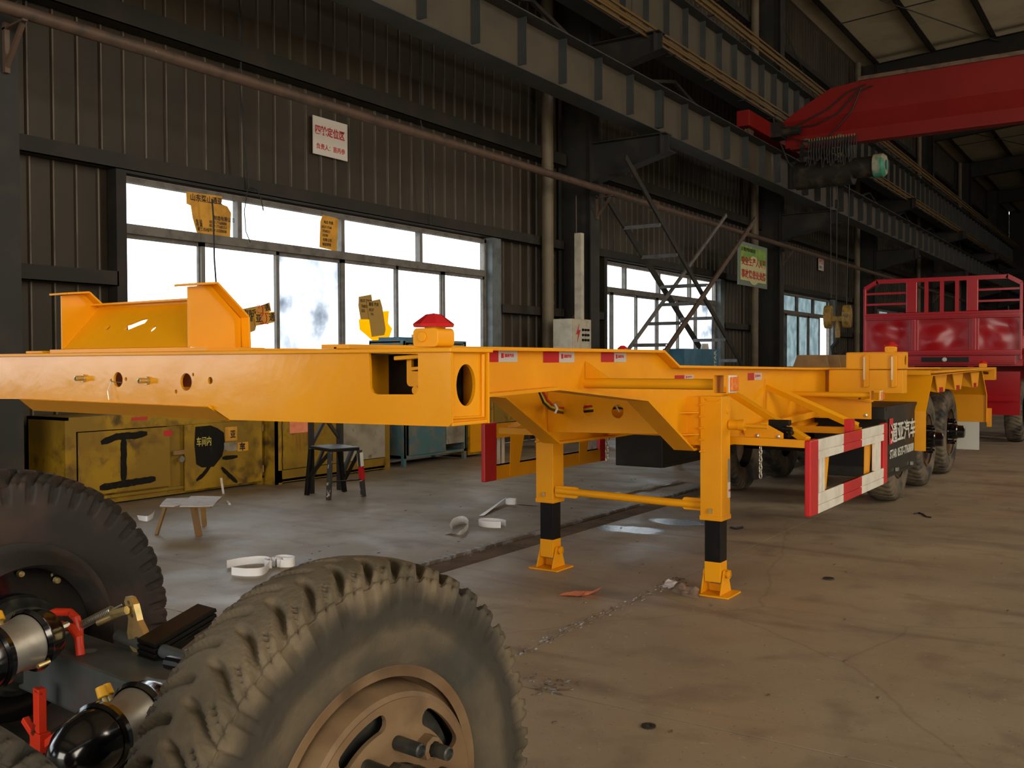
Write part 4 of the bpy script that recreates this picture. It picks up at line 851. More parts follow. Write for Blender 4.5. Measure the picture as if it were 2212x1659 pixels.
# ---------------------------------------------------------------- tyres
def tyre_mesh(name, R=.56, kx=1., lugs=44, sub=16, nv=44, depth=.016, bead=.315):
    pr = [(.105, bead-.02), (.128, bead+.0), (.138, bead+.03), (.146, bead+.07), (.149, bead+.12), (.146, bead+.165), (.139, bead+.195), (.132, R-.035), (.126, R-.022), (.118, R-.013), (.100, R-.008), (.05, R-.002), (0, R)]
    pr = [(a*kx, b) for a, b in pr]; d = [0]
    for (a, b), (c, e) in zip(pr[:-1], pr[1:]): d.append(d[-1]+math.hypot(c-a, e-b))
    half = []
    for k in range(nv//2+1):
        t = d[-1]*(1-(1-k/(nv//2))**1.0); i = max(j for j in range(len(d)-1) if d[j] <= t+1e-9); f = (t-d[i])/(d[i+1]-d[i])
        half.append((pr[i][0]+(pr[i+1][0]-pr[i][0])*f, pr[i][1]+(pr[i+1][1]-pr[i][1])*f))
    prof = half+[(-x, r) for x, r in reversed(half[:-1])]; P_ = np.array(prof); n = lugs*sub; th = np.arange(n)*2*PI/n
    X = np.repeat(P_[None, :, 0], n, 0); Rr = np.repeat(P_[None, :, 1], n, 0); TH = np.repeat(th[:, None], len(prof), 1)
    ax = np.abs(X)/(.132*kx); side = (X < 0)*.5; onT = np.clip((Rr-(R-.105))/.02, 0, 1)
    sw = -.80*np.clip(ax, 0, 1)**1.2+.16*np.sin(ax*3.4)          # groove sweeps back towards the shoulder
    ph = np.abs(((TH*lugs/(2*PI)+side+sw) % 1)-.5)*2
    fade = np.clip((Rr-(R-.098))/.03, 0, 1)
    wd = .24+.16*np.clip(ax, 0, 1); g = np.clip((wd-ph)/.12, 0, 1)*np.clip((ax-.04)/.10, 0, 1)*fade
    ph2 = np.abs(((TH*lugs/(2*PI)+side+.5+sw) % 1)-.5)*2; g2 = np.clip((.15-ph2)/.09, 0, 1)*np.clip((ax-.60)/.1, 0, 1)*np.clip((Rr-(R-.05))/.015, 0, 1)
    rings = .003*np.exp(-((Rr-.400)/.0025)**2)+.0025*np.exp(-((Rr-.345)/.002)**2)-.0022*np.exp(-((Rr-(bead+.035))/.004)**2)
    sh = np.clip((R-.012-Rr)/.03, 0, 1); dd = depth*(1.2*g+.75*g2); Rr = Rr-dd*(1-.75*sh); X = X-np.sign(X)*dd*.55*sh+np.sign(X)*rings
    V = np.stack([X, Rr*np.cos(TH), Rr*np.sin(TH)], -1).reshape(-1, 3); m_ = len(prof)
    i = np.arange(n)[:, None]; j = np.arange(m_-1)[None, :]; i2 = (i+1) % n
    F = np.stack([i*m_+j, i2*m_+j, i2*m_+j+1, i*m_+j+1], -1).reshape(-1, 4)[:, ::-1]
    me = bpy.data.meshes.new(name); me.from_pydata(V.tolist(), [], F.tolist()); me.polygons.foreach_set('use_smooth', [True]*len(me.polygons)); me.update()
    return me
TY = tyre_mesh('tyre', R=.53, kx=.86, sub=18, nv=72, lugs=40, depth=.021, bead=.308); TY.materials.append(M['rubber'])
TYF = tyre_mesh('tyre_far', sub=8, nv=30); TYF.materials.append(M['rubber'])
def tyre_bands(m):
    n = m.node_tree; b = n.nodes['Principled BSDF']; src = b.inputs['Base Color'].links[0].from_socket
    tc = n.nodes.new('ShaderNodeTexCoord'); mp = n.nodes.new('ShaderNodeMapping'); mp.inputs['Scale'].default_value = (0, 1, 1); n.links.new(tc.outputs['Object'], mp.inputs[0])
    ln = n.nodes.new('ShaderNodeVectorMath'); ln.operation = 'LENGTH'; n.links.new(mp.outputs[0], ln.inputs[0])
    nz = n.nodes.new('ShaderNodeTexNoise'); nz.inputs['Scale'].default_value = 7; nz.inputs['Detail'].default_value = 6; n.links.new(tc.outputs['Object'], nz.inputs['Vector'])
    ad = n.nodes.new('ShaderNodeMath'); ad.operation = 'MULTIPLY_ADD'; ad.inputs[1].default_value = .10; n.links.new(nz.outputs['Fac'], ad.inputs[0]); n.links.new(ln.outputs['Value'], ad.inputs[2])
    cr = n.nodes.new('ShaderNodeValToRGB'); n.links.new(ad.outputs[0], cr.inputs[0]); e = cr.color_ramp.elements
    e[0].position = .36; e[0].color = (.5, .5, .5, 1); e[1].position = .535; e[1].color = (0, 0, 0, 1)
    for p_, v in ((.39, .35), (.43, .30), (.455, .85), (.49, .95), (.515, .5)): q = e.new(p_); q.color = (v, v, v, 1)
    mx = n.nodes.new('ShaderNodeMix'); mx.data_type = 'RGBA'; mx.inputs[7].default_value = (.030, .027, .021, 1)
    n.links.new(src, mx.inputs[6]); n.links.new(cr.outputs[0], mx.inputs[0]); n.links.new(mx.outputs[2], b.inputs['Base Color'])
M['rubber_near'] = mat('dusty_tread_rubber', (.085, .070, .046), .8, c2=(.15, .118, .076), sc=7, lo=.35, hi=.62, bump=.3, bsc=90, c3=(.045, .045, .038), sc3=3.0, lo3=.52, hi3=.7, spec=.3)
tyre_bands(M['rubber_near']); TY.materials.clear(); TY.materials.append(M['rubber_near'])
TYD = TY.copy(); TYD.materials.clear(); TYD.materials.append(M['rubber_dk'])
def mesh_obj(name, me, parent, loc, rot=0.):
    o = bpy.data.objects.new(name, me); COL.objects.link(o); o.parent = parent; o.location = loc; o.rotation_euler.x = rot
    if not parent.get('_local'): o.matrix_parent_inverse = Matrix.Translation(-parent.location)
    return o
RIMP = [(.0, .288), (.004, .312), (.0, .318), (-.006, .316), (-.012, .300), (-.03, .287), (-.06, .275), (-.10, .262), (-.12, .258), (-.10, .25), (-.075, .242)]
def rim_mb(o, s=1, dish=0.):
    mb = MB().lathe([(s*a, b) for a, b in RIMP], o, EX, 64)
    return mb
# trailer axles: six inner wheels and the hubs that still lack their outer wheel
rimmesh = None
for Yw in (10.85, 12.35, 13.85):
    axl = B(-4.0, -2.3, Yw-.075, Yw+.075, .49, .63).build('axle_beam', 'black', T, bev=.01)
    for s in (1, -1):
        cx = (-2.44 if s > 0 else -4.12)
        mesh_obj('tyre', TYF, axl, (cx, Yw, .56), random.random()*6)
        MB().lathe([(s*.14*0+cx+s*.0, .0)], (0, Yw, .56), EX, 4) if 0 else None
        mb = MB().lathe([(s*.14, .30), (s*.143, .312), (s*.13, .316), (s*.10, .29), (s*.0, .28), (s*.02, .24), (s*.075, .20), (s*.085, .12), (s*.085, .0)], (cx, Yw, .56), EX, 40)
        mb.build('wheel_rim', 'rim', axl, smooth=True)
        hb = MB().lathe([(s*.08, .14), (s*.11, .145), (s*.115, .175), (s*.13, .175), (s*.13, .10), (s*.22, .095), (s*.23, .085), (s*.30, .08), (s*.31, .065), (s*.31, 0)], (cx, Yw, .56), EX, 32)
        hb.build('wheel_hub', 'black_gloss', axl, smooth=True)
        st = MB()
        for k in range(10):
            a = 2*PI*k/10+.2; st.cyl((cx+s*.10, Yw+.155*math.cos(a), .56+.155*math.sin(a)), (cx+s*.20, Yw+.155*math.cos(a), .56+.155*math.sin(a)), .013, n=8)
        st.build('wheel_stud', 'black_gloss', axl)['kind'] = 'stuff'
    for s in (1, -1): MB().box(-3.05+s*.45-.04, -3.05+s*.45+.04, Yw-.6, Yw+.6, .64, .72).prism([(Yw-.08, .7), (Yw+.08, .7), (Yw+.16, 1.2), (Yw-.16, 1.2)], 'x', -3.05+s*.5-.05, -3.05+s*.5+.05).build('leaf_spring', 'black', axl)

# ================================================================== LOOSE AXLE ASSEMBLIES IN THE FOREGROUND
def axle_unit(loc, label, full=True):
    t = thing('axle_assembly', loc, label, 'axle', None, rz=math.radians(-5))
    zc = .53
    # near wheel: outer shoulder plane at local x=0
    mesh_obj('tyre', TY, t, (-.108, 0, zc), .35)
    r = MB().lathe([(a-.004, b-.008) for a, b in RIMP], (0, 0, zc), EX, 72)
    rim = r.build('wheel_rim', 'rim', t, smooth=True)
    # disc with slotted hand holes
    slots = []
    for k in range(5):
        a0 = math.radians(44)+2*PI*k/5; ring = []
        for j in range(9): ring.append((.226*math.cos(a0-.27+.54*j/8), .226*math.sin(a0-.27+.54*j/8)))
        for j in range(1, 6): e = PI*j/6; ring.append(((.206+.020*math.cos(e))*math.cos(a0+.27+.08*math.sin(e)), (.206+.020*math.cos(e))*math.sin(a0+.27+.08*math.sin(e))))
        for j in range(9): a = a0+.27-.54*j/8; ring.append((.186*math.cos(a), .186*math.sin(a)))
        for j in range(1, 6): e = PI*j/6; ring.append(((.206-.020*math.cos(e))*math.cos(a0-.27-.08*math.sin(e)), (.206-.020*math.cos(e))*math.sin(a0-.27-.08*math.sin(e))))
        slots.append(ring)
    MB().plate(circ(0, 0, .243, 96), slots+[circ(0, 0, .105, 32)], (.030, 0, zc), EY, EZ, .012).build('wheel_disc', 'rim', t, bev=.005)
    MB().lathe([(.035, .240), (.028, .254), (.005, .264), (-.02, .268), (-.09, .27), (-.09, .262), (.015, .25), (.025, .24)], (0, 0, zc), EX, 72).build('disc_edge', 'rim', t, smooth=True)
    MB().lathe([(-.30, .21), (-.30, .235), (-.02, .235), (-.005, .225), (-.005, .10)], (0, 0, zc), EX, 48).build('brake_drum', 'hub', t, smooth=True)
    MB().lathe([(.0, .112), (.06, .11), (.085, .10), (.10, .095), (.105, .075), (.12, .07), (.125, .03), (.125, 0)], (0, 0, zc), EX, 8).build('wheel_hub', 'hub', t)
    for k in range(10):
        a = 2*PI*k/10+.25; y, z = .150*math.cos(a), zc+.150*math.sin(a)
        s = MB().lathe([(.036, .015), (.04, .016), (.108, .0155), (.111, .012), (.104, .010), (.104, 0)], (0, y, z), EX, 14).build('wheel_stud', 'hub', t, smooth=True)
        if k == 1: MB().lathe([(.036, .029), (.062, .027), (.066, .018)], (0, y, z), EX, 8).build('wheel_nut', 'rim', s)
    # balance weight
    MB().box(-.004, .006, -.235, -.205, .800, .818).build('balance_weight', 'cream', t)
    if not full: return t
    # beam
    MB().box(-2.0, -.24, -.03, .15, .45, .61).build('axle_beam', 'axle', t, bev=.012)
    MB().lathe([(0, 0), (0, .026)], (-1.36, .05, .6105), EZ, 20).build('beam_label', 'bluepost', t)
    # far wheel
    zf = .572; fx = -1.74
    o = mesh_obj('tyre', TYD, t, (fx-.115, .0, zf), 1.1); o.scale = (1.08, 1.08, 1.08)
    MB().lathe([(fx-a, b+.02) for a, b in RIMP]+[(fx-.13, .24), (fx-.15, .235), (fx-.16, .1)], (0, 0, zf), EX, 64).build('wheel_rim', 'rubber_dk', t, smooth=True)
    MB().lathe([(fx-.12, .305), (fx-.02, .307), (fx, .297), (fx+.005, .27), (fx-.005, .25), (fx-.005, .15)], (0, 0, zf), EX, 56).build('brake_drum', 'black_gloss', t, smooth=True)
    MB().lathe([(fx, .165), (fx+.03, .16), (fx+.05, .14), (fx+.07, .135), (fx+.09, .11), (fx+.12, .10), (fx+.12, .05)], (0, 0, zf), EX, 40).build('backing_hub', 'hub', t, smooth=True)
    for a in (.35, .9, 1.5): MB().lathe([(0, .012), (.015, .010), (.017, 0)], (fx+.002, .235*math.cos(a+.6), zf+.235*math.sin(a+.6)), EX, 10).build('drum_bolt', 'brass', t, smooth=True)
    # leaf springs under and behind the beam
    for k in range(5):
        l = .62-.055*k; MB().bar((-1.15, .12, .655-.0165*k), (-1.15, .335-.02*k*(k > 2), .722-.0165*k), .10, .0135).build('spring_leaf', 'black', t, bev=.003)
    # camshaft and slack adjuster with return spring
    MB().cyl((-1.36, .15, .635), (-.95, .15, .635), .020).build('camshaft', 'axle', t, smooth=True)
    ad = MB()
    ad.plate([(.046, -.01), (.038, .03), (.016, .075), (.012, .125), (.0, .145), (-.018, .147), (-.030, .130), (-.026, .075), (-.045, .03), (-.044, -.015), (-.02, -.038), (.02, -.038)], [circ(-.010, .128, .007, 12), circ(-.006, .088, .007, 12), circ(0, 0, .023, 18)], (-1.225, .15, .635), Vector((1, .15, 0)), Vector((-.35, 0, 1)), .024)
    ad.build('slack_adjuster', 'brass', t, bev=.003)
    s0, s1 = Vector((-1.285, .12, .752)), Vector((-1.485, .03, .642)); d = (s1-s0); L_ = d.length; d.normalize(); a1 = d.cross(EZ).normalized(); b1 = a1.cross(d)
    pts = [s0+d*(L_*(.16+.58*j/330))+(a1*math.cos(2*PI*22*j/330)+b1*math.sin(2*PI*22*j/330))*.0115 for j in range(331)]
    MB().tube(pts, .0024, 5).build('return_spring', 'steel', t, smooth=True)
    MB().cyl(s0, s0+d*L_*.18, .003, n=8).cyl(s0+d*L_*.72, s1, .006, n=8).build('spring_hook', 'steel', t)
    MB().cyl(s0+Vector((.01, .0, -.02)), s0+Vector((-.07, -.04, -.06)), .010, n=10).cyl(s0+Vector((.03, -.0, -.012)), s0+Vector((-.02, -.02, -.028)), .014, n=6).build('push_rod', 'brass', t)
    # two brake chambers with their axes fore and aft
    for sx, vy, z, rz, R_c in ((-1.33, -.15, .690, -.30, .082), (-.775, -.13, .595, -.38, .073)):
        c = Vector((sx, vy, z)); ax = Vector((rz, 1, .08)).normalized(); R1 = R_c
        b_ = MB().lathe([(.0, R1+.004), (.012, R1+.012), (.026, R1+.004), (.05, R1), (.075, R1-.01), (.085, .045), (.085, 0)], c, ax, 36).build('brake_chamber', 'black_gloss', t, smooth=True)
        MB().lathe([(-.105, R1-.006), (-.05, R1-.010), (0, R1)], c, ax, 36).build('chamber_housing', 'alu', b_, smooth=True)
        MB().lathe([(-.135, R1+.006), (-.128, R1+.014), (-.112, R1+.012), (-.102, R1)], c, ax, 36).build('clamp_ring', 'black_gloss', b_, smooth=True)
        MB().lathe([(-.13, R1+.004), (-.17, R1+.006), (-.22, R1-.004), (-.26, R1-.03), (-.275, .02), (-.275, 0)], c, ax, 36).build('spring_housing', 'black_gloss', b_, smooth=True)
        side = Vector((-.75, 0, .66)).normalized()
        for q, (dd, up_) in enumerate(((-.055, .0), (-.080, .04))):
            p = c+ax*dd+Vector((-.65+up_*3.2, 0, .75)).normalized()*(R1-.006); n_ = (p-c-ax*dd).normalized()
            MB().cyl(p, p+n_*.022, .006, n=8).build('air_port', 'brass', b_); MB().lathe([(.016, .011), (.018, .014), (.044, .013), (.046, .0)], p, n_, 14).build('port_cap', 'capyel', b_, smooth=True)
        for a in (-.6, -2.3): p = c+ax*.013+(EX*math.cos(a)+EZ*math.sin(a)).normalized()*(R1+.014); MB().cyl(p-ax*.02, p+ax*.02, .007, n=8).build('clamp_bolt', 'brass', b_)
        MB().tube([c+ax*.10, c+ax*.15], .012, 8).build('push_rod', 'steel', b_)
    MB().tube([(-.80, -.02, .70), (-.74, -.02, .705), (-.68, -.02, .69), (-.64, -.02, .67)], .018, 10).build('valve_body', 'black', t, smooth=True)
    # red handling bars
    MB().tube([(-1.80, .05, .59), (-1.66, .05, .665), (-1.56, .05, .70), (-1.47, .05, .713), (-1.43, .05, .70), (-1.415, .05, .67), (-1.415, .05, .62)], .013, 10).build('lifting_bar', 'red_hose', t, smooth=True)
    MB().tube([(-1.70, .0, .60), (-1.56, .0, .655), (-1.43, .0, .69), (-1.36, .0, .693), (-1.32, .0, .67), (-1.31, .0, .62)], .013, 10).build('lifting_bar', 'red_hose', t, smooth=True)
    MB().box(-1.395, -1.36, -.105, -.08, .12, .53).box(-1.41, -1.345, -.11, -.075, .30, .40).bar((-1.36, -.09, .36), (-1.27, -.06, .43), .02).bar((-1.38, -.09, .36), (-1.46, -.1, .42), .02).build('support_post', 'red_hose', t, bev=.002)
    MB().box(-1.25, -.35, -.5, -.42, .36, .41).box(-1.9, -.3, .17, .24, .38, .44).box(-1.3, -1.0, -.9, .5, .26, .32).build('suspension_frame', 'black', t)
    return t
axle_unit((-1.399, 1.577, 0), 'loose grey axle with brake chambers and a large dusty lug tyre nearest the camera')
axle_unit((-1.45, .455, 0), 'second loose axle, only its dusty tyre showing in the lower left corner', full=False)

# ================================================================== CRANE
t = thing('overhead_crane', (-8, 23.7, 6.7), 'red overhead travelling crane girder spanning the hall on its wheeled end carriage', 'crane')
YC = 23.8
prof = [(YC-.25, 8.05), (YC-.25, 7.33), (YC-.06, 6.98), (YC-.06, 6.72), (YC+.06, 6.72), (YC+.06, 6.98), (YC+.25, 7.33), (YC+.25, 8.05)]
def station(x, zt):   # girder tapers down to the carriage
    return [(x, y, z if z < 8 else zt) for y, z in prof]
vs = []; stn = [(-7.75, 7.34), (-7.3, 7.62), (-6.6, 7.98), (-5.9, 8.05), (11.6, 8.05)]
for x, zt in stn: vs += station(x, zt)
fs = []
for i in range(len(stn)-1):
    for k in range(8): fs.append((8*i+k, 8*i+(k+1) % 8, 8*i+8+(k+1) % 8, 8*i+8+k))
fs += [tuple(range(8)), tuple(8*(len(stn)-1)+k for k in reversed(range(8)))]
MB().add(vs, fs).build('bridge_girder', 'red_crane', t)
B(-7.6, 11.6, YC-.16, YC+.16, 6.66, 6.72).build('lower_flange', 'red_crane', t)
MB().bar((-5.95, YC-.27, 8.09), (11.6, YC-.27, 8.09), .07, .09).build('cable_track', 'rail', t)
MB().box(-8.14, -7.84, 21.45, 26.2, 6.86, 7.22).build('end_carriage', 'red_crane', t, bev=.01)
for y in (21.9, 25.8): MB().lathe([(-.05, 0), (-.05, .17), (-.035, .17), (-.035, .15), (.035, .15), (.035, .17), (.05, .17), (.05, 0)], (-8, y, 6.88), EX, 24).build('carriage_wheel', 'rail', t, smooth=True)
MB().box(-7.86, -7.6, 22.9, 23.4, 6.85, 7.2).cyl((-7.7, 23.15, 7.0), (-7.2, 23.15, 7.0), .11).build('travel_motor', 'hoist', t)
for k, pts in enumerate((((1690, 290), (1725, 275), (1760, 270), (1810, 245), (1850, 200), (1885, 185)), ((1695, 285), (1740, 262), (1790, 235), (1830, 200), (1870, 182)), ((1690, 296), (1740, 305), (1790, 295), (1840, 240), (1860, 190)))):
    MB().tube([onY(x, y, YC-.31) for x, y in pts], .018, 6).build('festoon_cable', 'cable', t, smooth=True)
MB().tube([onY(x, y, YC-.35) for x, y in ((1670, 255), (1678, 290), (1690, 320), (1702, 350), (1716, 368), (1730, 372), (1742, 355), (1755, 320))], .02, 6).build('festoon_cable', 'cable', t, smooth=True)
# hoist hanging under the girder
Yh = YC
t = thing('electric_hoist', (-6.4, Yh, 6.2), 'dark electric hoist with a bundle of loops hanging under the red crane girder', 'hoist')
MB().lathe([(-.02, 0), (-.02, .30), (0, .33), (1.35, .33), (1.37, .28), (1.37, 0)], (-7.45, Yh-.1, 6.0), EX, 32).build('hoist_drum', 'hoist', t, smooth=True)
MB().lathe([(0, .24), (.42, .24), (.44, .27), (.62, .27), (.70, .22), (.70, .0)], (-6.08, Yh-.1, 6.05), EX, 32).build('hoist_motor', 'hoist', t, smooth=True)
MB().lathe([(0, .272), (.20, .272), (.26, .22), (.26, .12), (.20, .1)], (-5.62, Yh-.1, 6.05), EX, 32).build('motor_cap', 'green_cap', t, smooth=True)
MB().box(-7.35, -7.25, Yh-.2, Yh+.2, 6.2, 6.75).box(-6.3, -6.2, Yh-.2, Yh+.2, 6.2, 6.75).box(-7.35, -6.2, Yh-.22, Yh-.17, 6.45, 6.55).build('hoist_frame', 'hoist', t)
for x in (-7.2, -6.9, -6.4): MB().lathe([(-.03, 0), (-.03, .09), (.03, .09), (.03, 0)], (x, Yh-.14, 6.8), EY, 16).build('trolley_wheel', 'rail', t)
MB().box(-7.1, -5.95, Yh-.42, Yh-.40, 6.72, 6.76).build('cable_bar', 'hoist', t)
for k in range(18):
    x = -7.05+.062*k; d_ = random.uniform(.45, .72)
    MB().tube([(x, Yh-.42, 6.74), (x-.02, Yh-.46, 6.74-d_*.5), (x+.01, Yh-.47, 6.74-d_), (x+.035, Yh-.46, 6.74-d_*.95), (x+.05, Yh-.44, 6.74-d_*.5), (x+.03, Yh-.42, 6.74)], .013, 6).build('cable_loop', 'cable', t, smooth=True)
    MB().box(x-.008, x+.008, Yh-.445, Yh-.40, 6.74, 6.80).build('cable_clip', 'brass', t)
hk = onY(1812, 690, Yh)
for dx in (-.19, -.03, .26): MB().cyl((hk.x+dx, Yh-.1, 5.75), (hk.x+(dx if dx > -.1 and dx < .1 else dx*.8), Yh-.1, 2.72 if dx != -.19 else 3.0), .012, n=6).build('hoist_rope', 'cable', t)
MB().box(hk.x-.07, hk.x+.0, Yh-.13, Yh-.05, 5.15, 5.35).build('limit_weight', 'hoist', t)
t = thing('hook_block', (hk.x, Yh-.1, 2.3), 'yellow twin-sheave hook block hanging before the third window', 'crane hook')
for s in (-1, 1): MB().prism([(Yh-.1+.16*math.cos(a), 2.55+.28*math.sin(a)) for a in (2*PI*k/16 for k in range(16))], 'x', hk.x+s*.22-.09, hk.x+s*.22+.09).build('sheave_cover', 'hook', t, bev=.02)
MB().box(hk.x-.22, hk.x+.22, Yh-.17, Yh-.03, 2.44, 2.56).cyl((hk.x, Yh-.1, 2.45), (hk.x, Yh-.1, 2.05), .06).build('cross_head', 'hook', t)
MB().tube([(hk.x+.0, Yh-.1, 2.1), (hk.x-.02, Yh-.1, 1.95), (hk.x-.12, Yh-.1, 1.82), (hk.x-.10, Yh-.1, 1.66), (hk.x+.03, Yh-.1, 1.60), (hk.x+.14, Yh-.1, 1.70), (hk.x+.15, Yh-.1, 1.84)], [.055, .055, .055, .05, .05, .04, .015], 10).build('hook', 'hoist', t, smooth=True)
MB().tube([(hk.x-.14, Yh-.1, 1.75), (hk.x-.16, Yh-.1, 1.0), (hk.x-.17, Yh-.1, .3)], .012, 6).tube([(hk.x+.14, Yh-.1, 1.75), (hk.x+.16, Yh-.1, 1.0), (hk.x+.17, Yh-.1, .3)], .012, 6).build('lifting_sling', 'cable', t)

# ================================================================== RED TRUCK TRAILER
YT = 18.0
t = thing('red_trailer', (-3.17, YT, 0), 'glossy red flatbed trailer with a railed headboard behind the yellow chassis', 'trailer')
xl, xr = -4.44, -1.90
fr = MB()
for x in (xl, xr): fr.box(x-.045 if x == xr else x-.0, x+.045 if x == xl else x+.0, YT-.05, YT+.05, 1.5, 2.78)
fr.build('corner_post', 'red_truck', t, bev=.01)
MB().bar((xl+.02, YT, 2.77), (xl+.24, YT, 2.90), .09, .07).bar((xr-.02, YT, 2.77), (xr-.24, YT, 2.90), .09, .07).bar((xl+.22, YT, 2.895), (xr-.22, YT, 2.885), .09, .07).build('top_rail', 'red_truck', t)
for x in (-3.63, -2.66): B(x-.09, x+.09, YT-.04, YT+.04, 2.33, 2.88).build('wide_upright', 'red_truck', t, bev=.01)
for x in (-3.39, -3.14, -2.90): B(x-.03, x+.03, YT-.03, YT+.03, 2.33, 2.88).build('upright_bar', 'red_truck', t)
for a, b in ((xl+.03, -3.72), (-2.57, xr-.03)):
    for z in (2.49, 2.68): B(a, b, YT-.02, YT+.02, z-.015, z+.02).build('rail_bar', 'red_truck', t)
MB().box(xl+.04, xr-.04, YT-.05, YT+.03, 2.21, 2.33).box(xl+.04, xr-.04, YT-.065, YT-.05, 2.235, 2.26).box(xl+.04, xr-.04, YT-.065, YT-.05, 2.285, 2.31).build('head_beam', 'red_truck', t, bev=.006)
def dented(x0, x1, seed):
    n, m_ = 26, 14; vs = []; fs = []
    for i in range(n+1):
        for j in range(m_+1):
            x = x0+(x1-x0)*i/n; z = 1.66+.56*j/m_; e = min(1, 4*min(i, n-i)/n)*min(1, 4*min(j, m_-j)/m_)
            vs.append((x, YT+.02-.035*e*noise.noise(Vector((x*2.3+seed, z*3.1, seed))), z))
    for i in range(n):
        for j in range(m_): fs.append((i*(m_+1)+j, (i+1)*(m_+1)+j, (i+1)*(m_+1)+j+1, i*(m_+1)+j+1))
    MB().add(vs, fs).build('bulkhead_panel', 'red_truck', t, smooth=True)
for k, (a, b) in enumerate(((xl+.04, -3.64), (-3.54, -2.68), (-2.58, xr-.04))): dented(a, b, 3.1*k+1.7)
for x in (-3.59, -2.63): MB().box(x-.07, x+.07, YT-.03, YT+.03, 1.66, 2.21).box(x-.03, x+.03, YT-.05, YT-.03, 1.66, 2.21).build('bulkhead_rib', 'red_truck', t, bev=.005)
MB().box(xl+.0, xr, YT-.06, YT+.04, 1.58, 1.67).box(xl, xr, YT-.08, YT-.06, 1.60, 1.63).build('sill_beam', 'red_truck', t, bev=.005); MB().box(xl, xr-.1, YT-.05, YT+.04, 1.43, 1.575).box(xl, xr-.1, YT-.07, YT-.05, 1.46, 1.49).build('bumper_beam', 'red_truck', t, bev=.005)
MB().box(-3.45, -2.7, YT-.10, YT-.05, 1.47, 1.55).build('light_recess', 'black', t); MB().lathe([(0, .0), (0, .04), (.02, .03), (.02, 0)], (-3.08, YT-.1, 1.51), -EY, 14).build('coupling_lamp', 'reflsil', t)
B(xl, xr, YT+.04, YT+9, 1.40, 1.58).build('flatbed', 'red_truck', t)
for x in (xl, xr-.03): B(x, x+.03, YT+.04, YT+9, 1.58, 2.0).build('side_board', 'red_truck', t)
MB().box(-3.7, -3.6, YT+.1, YT+9, 1.0, 1.4).box(-2.75, -2.65, YT+.1, YT+9, 1.0, 1.4).box(-4.3, -2.0, YT+.6, YT+.7, .55, 1.3).box(-4.3, -2.0, YT+.3, YT+.4, .8, .9).build('chassis_rail', 'red_truck', t)
for Yw in (YT+1.9, YT+3.3):
    for x in (-4.15, -2.2): 
        o = mesh_obj('tyre', TYF, t, (x, Yw, .56), random.random())
    B(-4.2, -2.1, Yw-.07, Yw+.07, .5, .62).build('axle_beam', 'black', t)
MB().box(-1.88, -1.86, YT+.1, YT+.3, 1.9, 2.3).box(-1.9, -1.7, YT+.5, YT+1.2, 1.7, 2.2).build('side_board', 'red_truck', t)

# brown frames standing behind the trailer deck
t = thing('steel_hopper', (-5.2, 13, 0), 'brown steel frame with sloped ends behind the rear deck', 'machine part')
for X0, X1, yy in ((1722, 1765, 13.0), (1742, 1792, 13.6), (1775, 1830, 14.2)):
    a = onY(X0, 792, yy); b = onY(X1, 792, yy); zt = onY(X0, 767, yy).z
    MB().prism([(a.x-.25, .9), (b.x+.25, .9), (b.x+.12, zt), (a.x, zt)], 'y', yy, yy+.02).build('frame_plate', 'brown', t)
MB().box(-5.9, -4.6, 13.0, 14.3, .85, .9).box(-5.9, -5.8, 13, 13.1, 0, .9).box(-4.7, -4.6, 13, 13.1, 0, .9).box(-5.9, -5.8, 14.2, 14.3, 0, .9).box(-4.7, -4.6, 14.2, 14.3, 0, .9).build('support_frame', 'brown', t)

# ================================================================== FLOOR THINGS
def loose(mb, name, m, label, cat, group=None, smooth=False, bev=0.):
    return tag(mb.build(name, m, smooth=smooth, bev=bev), label, cat, group)
def smooth_path(pts, n=6):
    out = []
    for i in range(len(pts)-1):
        p0, p1, p2, p3 = pts[max(i-1, 0)], pts[i], pts[i+1], pts[min(i+2, len(pts)-1)]
        for k in range(n):
            t = k/n; out.append(tuple(.5*(2*p1[q]+(p2[q]-p0[q])*t+(2*p0[q]-5*p1[q]+4*p2[q]-p3[q])*t*t+(3*p1[q]-p0[q]-3*p2[q]+p3[q])*t**3) for q in range(4)))
    return out+[pts[-1]]
def ribbon(paths, w_, label):   # paths: (x, y, lean) on the floor plane; tape standing on edge or lying
    mb = MB()
    for pts in paths:
        pts = smooth_path(pts) if len(pts) < 15 else pts
        vs = []; P2 = [Vector(p[:3]) for p in pts]
        for i, p in enumerate(pts):
            d = (P2[min(i+1, len(P2)-1)]-P2[max(i-1, 0)]).normalized(); side = d.cross(EZ).normalized(); c, s = math.cos(p[3]), math.sin(p[3])
            u = EZ*s+side*c; vs += [P2[i]-u*w_/2*(0 if s > .7 else 1), P2[i]+u*w_*(1 if s > .7 else .5)]
        n = len(pts); vs2 = [v+Vector((.0012, 0, .0012)) for v in vs]
        fs = [(2*i, 2*i+1, 2*i+3, 2*i+2) for i in range(n-1)]+[(2*i+2*n, 2*i+2+2*n, 2*i+3+2*n, 2*i+1+2*n) for i in range(n-1)]
        mb.add([Vector((v.x, v.y, max(v.z, .002))) for v in vs]+[Vector((v.x, v.y, max(v.z, .003))) for v in vs2], fs)
    return loose(mb, 'tape_strip', 'tape', label, 'tape', smooth=True)
def loop(cx, cy, rx, ry, a0, a1, n=22, z=.003, lean=PI/2, rot=0.):
    return [(cx+rx*math.cos(a)*math.cos(rot)-ry*math.sin(a)*math.sin(rot), cy+rx*math.cos(a)*math.sin(rot)+ry*math.sin(a)*math.cos(rot), z, lean) for a in (a0+(a1-a0)*k/n for k in range(n+1))]
def F(x, y): p = onZ(x, y); return p.x, p.y
a = F(500, 1243); b = F(570, 1242); c = F(583, 1222); d = F(520, 1222)
